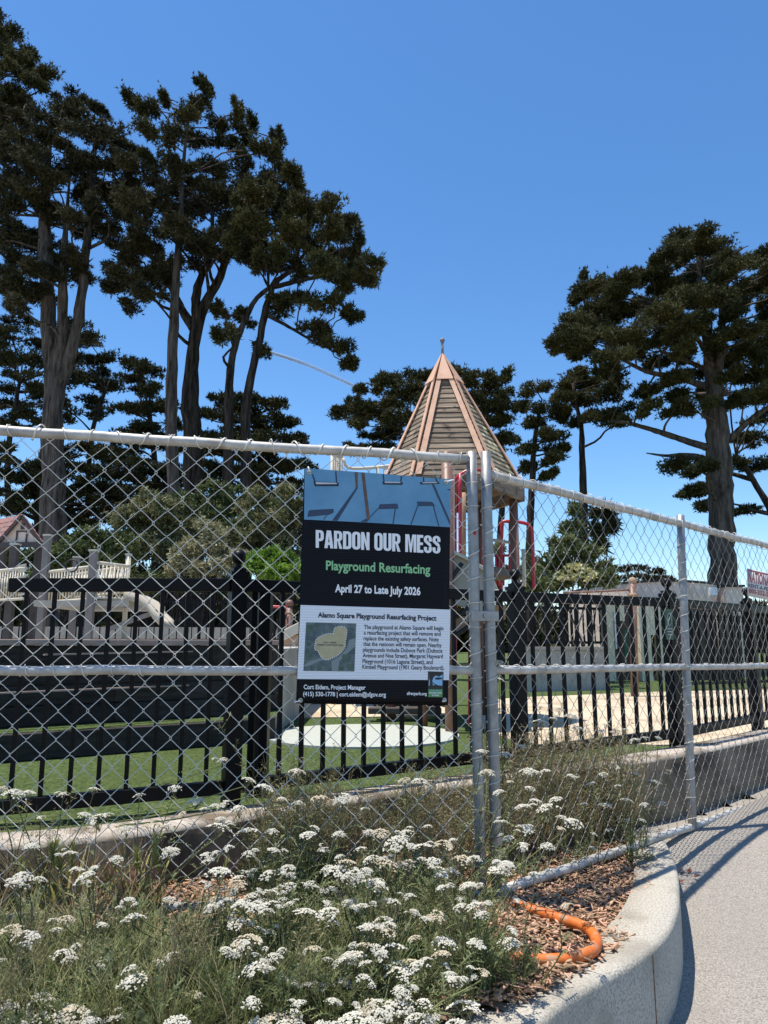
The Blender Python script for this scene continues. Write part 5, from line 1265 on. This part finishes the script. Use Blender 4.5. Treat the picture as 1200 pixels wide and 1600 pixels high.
# moon and a contrail, at their real scale far off
mp0 = Pd(92, 122, 9000)
mm_ = mat('moon_rock', (.75, .75, .75), 1.)
n_, l_ = mm_.node_tree.nodes, mm_.node_tree.links; ms_ = n_.new('ShaderNodeMixShader'); ms_.inputs[0].default_value = .16; tb_ = n_.new('ShaderNodeBsdfTransparent')
l_.new(tb_.outputs[0], ms_.inputs[1]); l_.new(n_['Principled BSDF'].outputs[0], ms_.inputs[2]); l_.new(ms_.outputs[0], n_['Material Output'].inputs['Surface'])
mn = MB().ball(mp0, 52, 24).build('moon', mm_)
tag(mn, 'faint pale daytime moon above the tall left cypress', 'moon')
def contrail_mat():
    m = bpy.data.materials.new('ice_trail'); m.use_nodes = True; n, l = m.node_tree.nodes, m.node_tree.links
    tr = n.new('ShaderNodeBsdfTransparent'); ms = n.new('ShaderNodeMixShader'); b = n['Principled BSDF']; b.inputs['Base Color'].default_value = (.85, .9, 1, 1); b.inputs['Roughness'].default_value = 1
    lw = n.new('ShaderNodeLayerWeight'); lw.inputs[0].default_value = .5
    tc = n.new('ShaderNodeTexCoord'); nz = n.new('ShaderNodeTexNoise'); nz.inputs['Scale'].default_value = .0022; nz.inputs['Detail'].default_value = 3; l.new(tc.outputs['Object'], nz.inputs[0])
    inv = n.new('ShaderNodeMath'); inv.operation = 'SUBTRACT'; inv.inputs[0].default_value = 1; l.new(lw.outputs['Facing'], inv.inputs[1])
    pw = n.new('ShaderNodeMath'); pw.operation = 'POWER'; pw.inputs[1].default_value = 2.2; l.new(inv.outputs[0], pw.inputs[0])
    mu = n.new('ShaderNodeMath'); mu.operation = 'MULTIPLY'; l.new(pw.outputs[0], mu.inputs[0]); l.new(nz.outputs['Fac'], mu.inputs[1])
    m2 = n.new('ShaderNodeMath'); m2.operation = 'MULTIPLY'; m2.inputs[1].default_value = 1.9; l.new(mu.outputs[0], m2.inputs[0])
    l.new(m2.outputs[0], ms.inputs[0]); l.new(tr.outputs[0], ms.inputs[1]); l.new(b.outputs[0], ms.inputs[2]); l.new(ms.outputs[0], n['Material Output'].inputs['Surface'])
    return m
cm = contrail_mat()
def trail(pts, r, label):
    P = resample(pts, 40); o = MB().tube(P, [r * (.35 + .65 * math.sin(math.pi * (.08 + .84 * k / 39)) ** .5) for k in range(40)], 14).build('contrail', cm); tag(o, label, 'contrail'); return o
trail([Pd(415, 548, 7000), Pd(480, 570, 7300), Pd(565, 608, 7800)], 25, 'faint white aircraft trail across the sky above the tower')
# ------------------------------------------------------------------ yarrow, weeds and grasses in the bed
HEADS = []
def H(origin, scale, pts):
    for x, y in pts: HEADS.append((origin[0] + x / scale, origin[1] + y / scale))
H((200, 1180), 2, [(297,15),(215,140),(270,155),(300,150),(235,165),(345,165),(170,180),(375,75),(425,100),(530,50),(480,135),(597,133),(670,130),(912,80),(865,75),(1123,55),(530,148),(455,295),(500,350),(440,370),(445,425),(360,460),(265,470),(405,478),(452,462),(280,445),(570,400),(630,350),(685,330),(660,355),(755,240),(790,240),(740,165),(830,295),(840,268),(867,240),(875,335),(810,335),(800,325),(745,360),(770,400),(690,385),(715,370),(920,280),(950,330),(975,360),(895,490),(960,495),(700,460),(730,470),(625,490),(640,520),(765,530),(800,515),(740,590),(820,555),(585,600),(710,630),(665,645),(675,705),(735,695),(590,715),(430,645),(395,660),(460,625),(370,580),(355,610),(820,605),(850,680),(870,650),(910,650),(850,740),(880,720),(840,790),(930,770),(990,585),(980,620),(1005,680),(1020,700),(1060,410),(1040,470),(1085,470),(1100,490),(990,410),(1045,325),(1160,360),(1185,340),(460,825),(700,825),(20,505),(900,820),(945,815),(1190,580),(340,520),(880,440),(555,485)])
H((0, 1250), 3, [(320,248),(440,315),(545,275),(410,355),(75,385),(95,360),(310,555),(270,605),(50,605),(125,640),(300,715),(195,920),(230,960),(200,1010),(65,1030),(20,970),(280,1000),(340,1010),(380,1000),(540,1020),(430,1030),(1010,495),(1140,480),(620,545),(600,470),(1150,670),(1110,570)])
H((0, 980), 2.5, [(10,630),(60,648),(110,645),(870,515),(1165,565),(1030,625),(1100,670)])
H((720, 860), 2.5, [(75,785),(100,865),(310,608),(385,620),(150,500),(140,435),(145,618),(360,655),(430,645),(460,695),(315,670),(565,680),(550,705),(640,700),(615,705),(590,710),(680,740),(720,730),(770,730),(240,765),(150,770),(170,795),(430,880),(330,860),(510,910),(610,920),(680,870),(755,900),(815,860),(785,985),(370,970),(440,1060),(250,1000),(250,1080),(340,1000)])
H((700, 1150), 2.4, [(130,55),(145,130),(320,515),(265,615),(445,630),(190,500),(220,475),(285,405),(295,345),(245,730),(240,770),(75,555),(45,610),(120,635)])
rr = random.Random(17)
for _ in range(4000):                                # fill-in heads where the photograph shows a dense scatter
    x, y = rr.triangular(380, 770, 620), rr.uniform(1440, 1610)
    if all(math.hypot(x - a, y - b) > 34 for a, b in HEADS) and rr.random() < .35: HEADS.append((x, y))
    if len(HEADS) > 246: break
for n_, xr, yr, gp_ in ((20, (320, 705), (1290, 1440), 27), (22, (775, 1035), (1195, 1330), 22), (8, (-10, 330), (1400, 1600), 50), (10, (20, 300), (1230, 1330), 40)):
    k_ = 0
    for _ in range(900):
        x, y = rr.uniform(*xr), rr.uniform(*yr)
        if k_ < n_ and all(math.hypot(x - a, y - b) > gp_ for a, b in HEADS): HEADS.append((x, y)); k_ += 1
def umbel_mesh(seed, m, old=False):
    """A flat domed head of many tiny florets on branching stalks; local origin under the dome, radius about 1."""
    q = random.Random(seed); mb = MB(); V = []
    n = 120
    clus = [(q.uniform(0, 6.3), math.sqrt(q.random()) * .82) for _ in range(15)]
    for k in range(n):
        a, r = q.choice(clus); x, y = r * math.cos(a) + q.gauss(0, .15), r * math.sin(a) + q.gauss(0, .15)
        rad = math.hypot(x, y)
        if rad > 1.08: continue
        z = .46 - .42 * rad * rad + q.uniform(-.05, .05); s = q.uniform(.06, .105)
        p = Vector((x, y, z)); o = Vector((x * .5, y * .5, 1)).normalized(); e1 = o.orthogonal().normalized(); e2 = o.cross(e1)
        ring_ = [p + (e1 * math.cos(t) + e2 * math.sin(t)) * s for t in [2 * math.pi * i / 5 + k for i in range(5)]]
        mb.add(ring_ + [p + o * s * .75, p - o * s * .5], [(i, (i + 1) % 5, 5) for i in range(5)] + [((i + 1) % 5, i, 6) for i in range(5)], False)
    nf = len(mb.f); mb.cur = 1
    for a, r in clus[:11]:
        x, y = r * math.cos(a), r * math.sin(a); z = .38 - .42 * r * r
        mb.tube([(0, 0, -.75), (x * .45, y * .45, -.22), (x, y, z)], .022, 3, False)
    o = mb.build('flower_head', [m, M['stem_green']]); me = o.data; bpy.data.objects.remove(o); return me
UM = [umbel_mesh(s, M['floret']) for s in range(6)]; UO = [umbel_mesh(50 + s, M['floret_old']) for s in range(2)]

def feather_leaf(mb, base, d, L, q, wid=.13):
    """A pinnate yarrow leaf: midrib with paired narrow leaflets."""
    d = d.normalized(); side = d.cross(Vector((q.uniform(-.3, .3), q.uniform(-.3, .3), 1))).normalized(); n = 6; up_ = side.cross(d)
    pts = [base + d * (L * k / n) - Vector((0, 0, 1)) * (L * .35 * (k / n) ** 2) for k in range(n + 1)]
    w = L * .018
    for k in range(n):
        mb.add([pts[k] + side * w, pts[k + 1] + side * w * .7, pts[k + 1] - side * w * .7, pts[k] - side * w], [(0, 1, 2, 3)])
        for s in (1, -1):
            l = L * wid * math.sin(math.pi * (.18 + .75 * (k + .5) / n)) * q.uniform(.8, 1.2); c = pts[k].lerp(pts[k + 1], .5)
            tip = c + side * s * l + d * l * .6 + up_ * l * q.uniform(-.2, .5)
            mb.add([c + d * w * 2.0, tip, c - d * w * 2.0], [(0, 1, 2)])
def tuft_mesh(seed, kind):
    q = random.Random(seed); mb = MB()
    if kind == 'yarrow':
        for k in range(26):
            a = q.uniform(0, 6.3); r = q.uniform(0, .05); h = q.uniform(0, .16); b = Vector((r * math.cos(a), r * math.sin(a), h))
            feather_leaf(mb, b, Vector((math.cos(a) * q.uniform(.3, 1), math.sin(a) * q.uniform(.3, 1), q.uniform(.5, 1.5))), q.uniform(.07, .16), q)
        me = mesh_of(mb, 'foliage', M['leaf_green'])
    elif kind in ('grass', 'dry'):
        for k in range(25):
            a = q.uniform(0, 6.3); r = q.uniform(0, .045); L = q.uniform(.10, .30) * (1 if kind == 'grass' else 1.25); b = Vector((r * math.cos(a), r * math.sin(a), 0)); lean = q.uniform(.1, .75)
            out = Vector((math.cos(a), math.sin(a), 0)); sd = Vector((-out.y, out.x, 0)); w = q.uniform(.0016, .0038); p = []
            for t in (0, .35, .7, 1): p.append((b + out * (lean * L * t * t) + Vector((0, 0, L * t * (1 - .35 * lean * t))), w * (1 - t * .85)))
            for i in range(3): mb.add([p[i][0] + sd * p[i][1], p[i + 1][0] + sd * p[i + 1][1], p[i + 1][0] - sd * p[i + 1][1], p[i][0] - sd * p[i][1]], [(0, 1, 2, 3)])
        me = mesh_of(mb, 'blades', M['grass_green'] if kind == 'grass' else M['dry'])
    else:                                            # wiry weed with many thin branches
        for k in range(9):
            a = q.uniform(0, 6.3); L = q.uniform(.25, .5); lean = q.uniform(.05, .4); out = Vector((math.cos(a), math.sin(a), 0)); b = out * q.uniform(0, .03)
            st_ = [b + out * (lean * L * t * t) + Vector((0, 0, L * t)) for t in (0, .25, .5, .75, 1)]
            mb.tube(st_, [.0016, .0014, .0012, .0009, .0006], 3, False)
            for j in range(7):
                t = q.uniform(.15, 1); i = min(3, int(t * 4)); p = st_[i].lerp(st_[i + 1], t * 4 - i); d = Vector((q.uniform(-1, 1), q.uniform(-1, 1), q.uniform(.2, 1.2))).normalized()
                l = q.uniform(.02, .085); mb.tube([p, p + d * l], [.0009, .0005], 3, False)
                for u in range(4):
                    c = p + d * l * q.uniform(.2, 1); e = Vector((q.uniform(-1, 1), q.uniform(-1, 1), q.uniform(-.3, 1))).normalized(); s = e.orthogonal().normalized() * q.uniform(.0012, .0028); ll = q.uniform(.008, .026)
                    mb.add([c, c + e * ll * .5 + s, c + e * ll, c + e * ll * .5 - s], [(0, 1, 2, 3)])
        me = mesh_of(mb, 'weed', M['weed_olive'] if kind == 'weed' else M['dry_dark'])
    return me
TY_ = [tuft_mesh(s, 'yarrow') for s in range(7)]

# heads: place each where it grows, then gather neighbours into plants
heads = []
for x, y in HEADS:
    z = float(np.interp(y, [1180, 1240, 1320, 1400, 1480, 1600], [1.10, 1.0, .90, .80, .72, .645])) + rr.uniform(-.03, .03)
    if y < 1180: z = 1.12 + (1180 - y) * .0011
    p = Pz(x, y, z)
    if y < 1180 or x > 905: 
        d = float(np.interp(x, [0, 300, 740, 900, 1050], [2.9, 2.9, 3.1, 3.5, 4.1])) + rr.uniform(-.15, .15); p = Pd(x, y, d)
    if p.y < 1.75: p = Pd(x, y, 1.75 + rr.uniform(0, .1))
    heads.append(p)
cells = {}
for p in heads: cells.setdefault((round(p.x / .30), round(p.y / .30)), []).append(p)
CLEAR = [tuple(Pz(a, b, .52).xy) for a, b in [(768, 1400), (985, 1322), (1000, 1420), (935, 1500), (860, 1530), (808, 1512), (775, 1450)]]
CLEAR2 = [tuple(Pz(a, b, .52).xy) for a, b in [(230, 1395), (385, 1380), (400, 1520), (250, 1520)]]
CLEAR3 = [tuple(Pz(a, b, .52).xy) for a, b in [(712, 1385), (785, 1385), (785, 1475), (712, 1465)]]
def inb(x, y): return inpoly(x, y, bed_poly) and not inpoly(x, y, CLEAR) and not inpoly(x, y, CLEAR2) and not inpoly(x, y, CLEAR3)
nplant = 0; plants = []
for key, hs in sorted(cells.items()):
    bx, by = sum(h.x for h in hs) / len(hs) + rr.uniform(-.05, .05), sum(h.y for h in hs) / len(hs) + rr.uniform(.0, .08)
    for _ in range(30):
        if inb(bx, by) : break
        bx -= .04; by += .03
    bz = soil_z(bx, by) - .01; base = Vector((bx, by, bz))
    t = thing('yarrow_plant', 'white flowered yarrow growing among the weeds in the planter bed', 'yarrow', base, 'yarrow plants in the planter bed')
    tall = max(h.z for h in hs) - bz
    sm = MB(); q = rr
    for h in hs:
        r0 = Vector((bx + q.uniform(-.035, .035), by + q.uniform(-.035, .035), bz)); top = h - Vector((0, 0, .022))
        m1 = r0.lerp(top, .4) + Vector((q.uniform(-.03, .03), q.uniform(-.03, .03), .02)); pts = resample([r0, m1, r0.lerp(top, .8) + Vector((q.uniform(-.012, .012), 0, 0)), top], 9)
        sm.tube(pts, [lerp(.0026, .0015, k / 8) for k in range(9)], 5, False)
        for k in range(6):
            i = q.randint(1, 7); a = q.uniform(0, 6.3); feather_leaf(sm, pts[i], Vector((math.cos(a), math.sin(a), q.uniform(.2, .9))), q.uniform(.04, .09), q)
    sm.build('stems', M['leaf_green'], t)
    for h in hs:
        d = h.y; py = 800 - F * 0
        size = min(.050, .022 + q.expovariate(1 / .012)) * (.92 if h.y < 2.6 else .88)
        me = q.choice(UO) if q.random() < .16 else q.choice(UM)
        link('flower_head', me, t, h - Vector((0, 0, size * .3)), (q.uniform(-.3, .3), q.uniform(-.3, .3), q.uniform(0, 6.3)), (size, size, size * q.uniform(.8, 1.15)))
        for u in range(q.choice((0, 1, 1, 2, 3)) if h.y < 2.7 else q.choice((0, 0, 1))):   # smaller side heads of the same corymb
            a = q.uniform(0, 6.3); s2 = size * q.uniform(.4, .7)
            link('flower_head', q.choice(UM), t, h + Vector((math.cos(a), math.sin(a), 0)) * (size + s2) * q.uniform(.55, .9) + Vector((0, 0, q.uniform(-.015, .008))), (q.uniform(-.35, .35), q.uniform(-.35, .35), q.uniform(0, 6.3)), (s2, s2, s2))
    for k in range(2 if len(hs) < 3 else 3):
        fx_, fy_ = bx + q.uniform(-.09, .09), by + q.uniform(-.09, .09)
        if inb(fx_, fy_): link('foliage', q.choice(TY_), t, (fx_, fy_, bz), (0, 0, q.uniform(0, 6.3)), [q.uniform(.5, .85) * (.75 if by > 2.9 or bx > .5 else 1)] * 3)
    plants.append(t); nplant += 1
ORD = 'first second third fourth fifth sixth seventh eighth ninth tenth eleventh twelfth thirteenth fourteenth fifteenth sixteenth seventeenth eighteenth nineteenth twentieth'.split()
ROWS = [(0, 2.05, 'white yarrow in the front row nearest the curb, %s from the left'), (2.05, 2.45, 'white yarrow in the second row of the bed, %s from the left'), (2.45, 3.0, 'white yarrow close to the foot of the wire fence, %s from the left'), (3.0, 99, 'tall white yarrow behind the wire fence near the wall, %s from the left')]
for lo_, hi_, txt in ROWS:
    row = sorted([t for t in plants if lo_ <= t.location.y < hi_], key=lambda t: t.location.x / t.location.y)
    for k, t in enumerate(row): t['label'] = txt % ORD[min(k, 19)]

# ground cover, joined into stuff: tufts copied with numpy
def scatter(name, variants, spots, m=None, smin=.7, smax=1.3, label=None, tilt=.2):
    V, Fs3, Fs4, nv = [], [], [], 0
    arr = []
    for me in variants:
        co = np.zeros(len(me.vertices) * 3); me.vertices.foreach_get('co', co); co = co.reshape(-1, 3)
        tri = [tuple(p.vertices) for p in me.polygons]
        f3 = []
        for p in tri:
            for i in range(1, len(p) - 1): f3.append((p[0], p[i], p[i + 1]))
        arr.append((co, np.array(f3)))
    for (x, y, z, s) in spots:
        co, f = rr.choice(arr); a = rr.uniform(0, 6.3); c_, s_ = math.cos(a), math.sin(a); tx, ty = rr.uniform(-tilt, tilt), rr.uniform(-tilt, tilt)
        k = s * rr.uniform(smin, smax); q = co * k
        q = np.stack([q[:, 0] * c_ - q[:, 1] * s_ + tx * q[:, 2], q[:, 0] * s_ + q[:, 1] * c_ + ty * q[:, 2], q[:, 2]], 1) + np.array([x, y, z])
        V.append(q); Fs3.append(f + nv); nv += len(q)
    o = bpy.data.objects.new(name, npmesh(name, np.concatenate(V), np.concatenate(Fs3), m or variants[0].materials[0])); COL.objects.link(o); o['kind'] = 'stuff'
    if label: o['label'] = label
    return o
def spots(n, poly_px, z=.52, s=1., jitter=0):
    P = [Pz(a, b, z) for a, b in poly_px]; poly = [(p.x, p.y) for p in P]; x0, x1 = min(p[0] for p in poly), max(p[0] for p in poly); y0, y1 = min(p[1] for p in poly), max(p[1] for p in poly); out = []; tries = 0
    while len(out) < n and tries < n * 60:
        tries += 1; x, y = rr.uniform(x0, x1), rr.uniform(y0, y1)
        if inpoly(x, y, poly) and inb(x, y): out.append((x, y, soil_z(x, y) - .012, s))
    return out
gras = [tuft_mesh(100 + s, 'grass') for s in range(6)]; dry = [tuft_mesh(120 + s, 'dry') for s in range(5)]
weed = [tuft_mesh(140 + s, 'weed') for s in range(6)]; wdry = [tuft_mesh(160 + s, 'wdry') for s in range(6)]
fore = [(-250, 1505), (300, 1500), (520, 1450), (720, 1440), (790, 1500), (810, 1545), (700, 1600), (500, 1650), (0, 1720), (-300, 1720)]
scatter('yarrow_leaves', TY_, spots(360, fore, s=.58) + spots(60, [(330, 1400), (740, 1400), (740, 1450), (330, 1450)], s=.7) + spots(7, [(800, 1515), (850, 1515), (850, 1540), (800, 1545)], s=.4))
scatter('grass', gras, spots(400, [(-250, 1505), (330, 1500), (480, 1520), (620, 1560), (500, 1650), (0, 1720), (-300, 1720)], s=.66) + spots(90, [(480, 1480), (760, 1480), (790, 1540), (600, 1600), (480, 1600)], s=.6))
scatter('dry_grass', dry, spots(26, [(-120, 1395), (215, 1395), (215, 1440), (-120, 1440)], s=.75) + spots(90, [(-250, 1490), (330, 1490), (520, 1530), (640, 1570), (500, 1650), (0, 1720), (-300, 1720)], s=.6) + spots(110, [(770, 1290), (980, 1245), (1010, 1290), (880, 1325), (780, 1365)], s=1.0) + spots(14, [(-50, 1400), (260, 1395), (270, 1425), (-50, 1440)], s=.5))
scatter('weeds', weed, spots(16, [(400, 1380), (500, 1370), (520, 1430), (410, 1430)], s=1.0) + spots(8, [(-40, 1390), (120, 1390), (120, 1430), (-40, 1430)], s=.6) + spots(45, [(330, 1370), (560, 1300), (740, 1270), (745, 1390), (560, 1440), (340, 1420)], s=.85) + spots(60, [(770, 1270), (1000, 1215), (1030, 1270), (990, 1290), (880, 1325), (775, 1365)], s=.95) + spots(18, fore, s=.6))
scatter('dry_weeds', wdry, spots(40, [(290, 1370), (560, 1300), (740, 1270), (745, 1390), (560, 1440), (320, 1420)], s=.8) + spots(75, [(770, 1270), (1000, 1215), (1030, 1270), (990, 1290), (880, 1325), (775, 1365)], s=1.0) + spots(16, [(-50, 1370), (200, 1370), (200, 1430), (-50, 1440)], s=.55) + spots(18, fore, s=.6))

# foxtail barley by the wall at the left: seed heads with long awns
def foxtail_mesh(seed, m, pink):
    q = random.Random(seed); mb = MB(); a = q.uniform(0, 6.3); out = Vector((math.cos(a), math.sin(a), 0)); L = q.uniform(.18, .28); lean = q.uniform(.1, .4)
    st_ = [out * (lean * L * t * t) + Vector((0, 0, L * t)) for t in (0, .3, .6, .8, 1)]; mb.tube(st_, .0012, 3, False)
    for k in range(70):
        t = q.uniform(.66, 1); i = 3 if t > .8 else 2; lo_ = .6 if i == 2 else .8; p = st_[i].lerp(st_[i + 1], (t - lo_) / .2)
        dx = (st_[4] - st_[3]).normalized(); e = (dx + .42 * Vector((q.gauss(0, 1), q.gauss(0, 1), q.gauss(0, .5)))).normalized(); s = e.orthogonal().normalized() * (.0009 if pink else .0022)
        mb.add([p - s, p + e * (q.uniform(.03, .07) if pink else q.uniform(.015, .035)), p + s], [(0, 1, 2)])
    for k in range(3):
        b = q.uniform(0, 6.3); o2 = Vector((math.cos(b), math.sin(b), 0)); sd = Vector((-o2.y, o2.x, 0)) * .0048; l = q.uniform(.12, .2)
        mb.add([sd, o2 * l * .4 + Vector((0, 0, l * .7)) + sd * .7, o2 * l * .7 + Vector((0, 0, l)), o2 * l * .4 + Vector((0, 0, l * .7)) - sd * .7, -sd], [(0, 1, 2, 3, 4)])
    return mesh_of(mb, 'foxtail', m)
fp_ = [foxtail_mesh(200 + s, M['awn_pink'], True) for s in range(5)]; fy = [foxtail_mesh(220 + s, M['foxtail'], False) for s in range(5)]
def Ws(px, py): p = Pd(px, py, 2.93 + rr.uniform(-.05, .05)); return p
for me_, lst, lab, grp, nm in ((fy, [(50,1330),(62,1325),(75,1330),(95,1322),(105,1318),(120,1330),(170,1350),(215,1322),(232,1320),(245,1330),(258,1335),(200,1360),(150,1390),(135,1400),(335,1350)], 'yellow green foxtail stalk by the low wall', 'yellow green foxtail stalks', 'foxtail_stalk'),
                               (fp_, [(105,1390),(115,1380),(205,1372),(215,1380),(222,1365),(235,1395),(245,1385),(160,1375),(190,1385),(252,1378),(85,1400),(175,1395)], 'reddish feathery foxtail stalk by the low wall', 'reddish foxtail stalks', 'foxtail_stalk')):
    for kq, (x, y) in enumerate(sorted(lst)):
        p = Ws(x, y); z0 = soil_z(p.x, p.y) - .01; h = max(.17, (p.z - z0) * 1.12)
        q_ = link(nm, rr.choice(me_), None, (p.x + rr.uniform(-.01, .01), p.y, z0), (rr.uniform(-.1, .1), rr.uniform(-.1, .1), rr.uniform(0, 6.3)), [h / .22 * rr.uniform(.85, 1.05)] * 3)
        tag(q_, lab + ', ' + ORD[kq] + ' from left', 'grass stalk', grp)
# fallen leaves on the path by the end of the curb
mb = MB()
for k in range(9):
    p = Pz(1052 + rr.uniform(-2, 32), 1345 + rr.uniform(-10, 12), .47); p.z = path_z(p.y) + .008
    e = Vector((rr.uniform(-1, 1), rr.uniform(-1, 1), rr.uniform(-.1, .5))).normalized(); s = e.orthogonal().normalized() * .008; l = rr.uniform(.03, .06)
    mb.add([p, p + e * l * .5 + s, p + e * l, p + e * l * .5 - s], [(0, 1, 2, 3)])
o = mb.build('fallen_leaves', M['leaf_red']); o['kind'] = 'stuff'
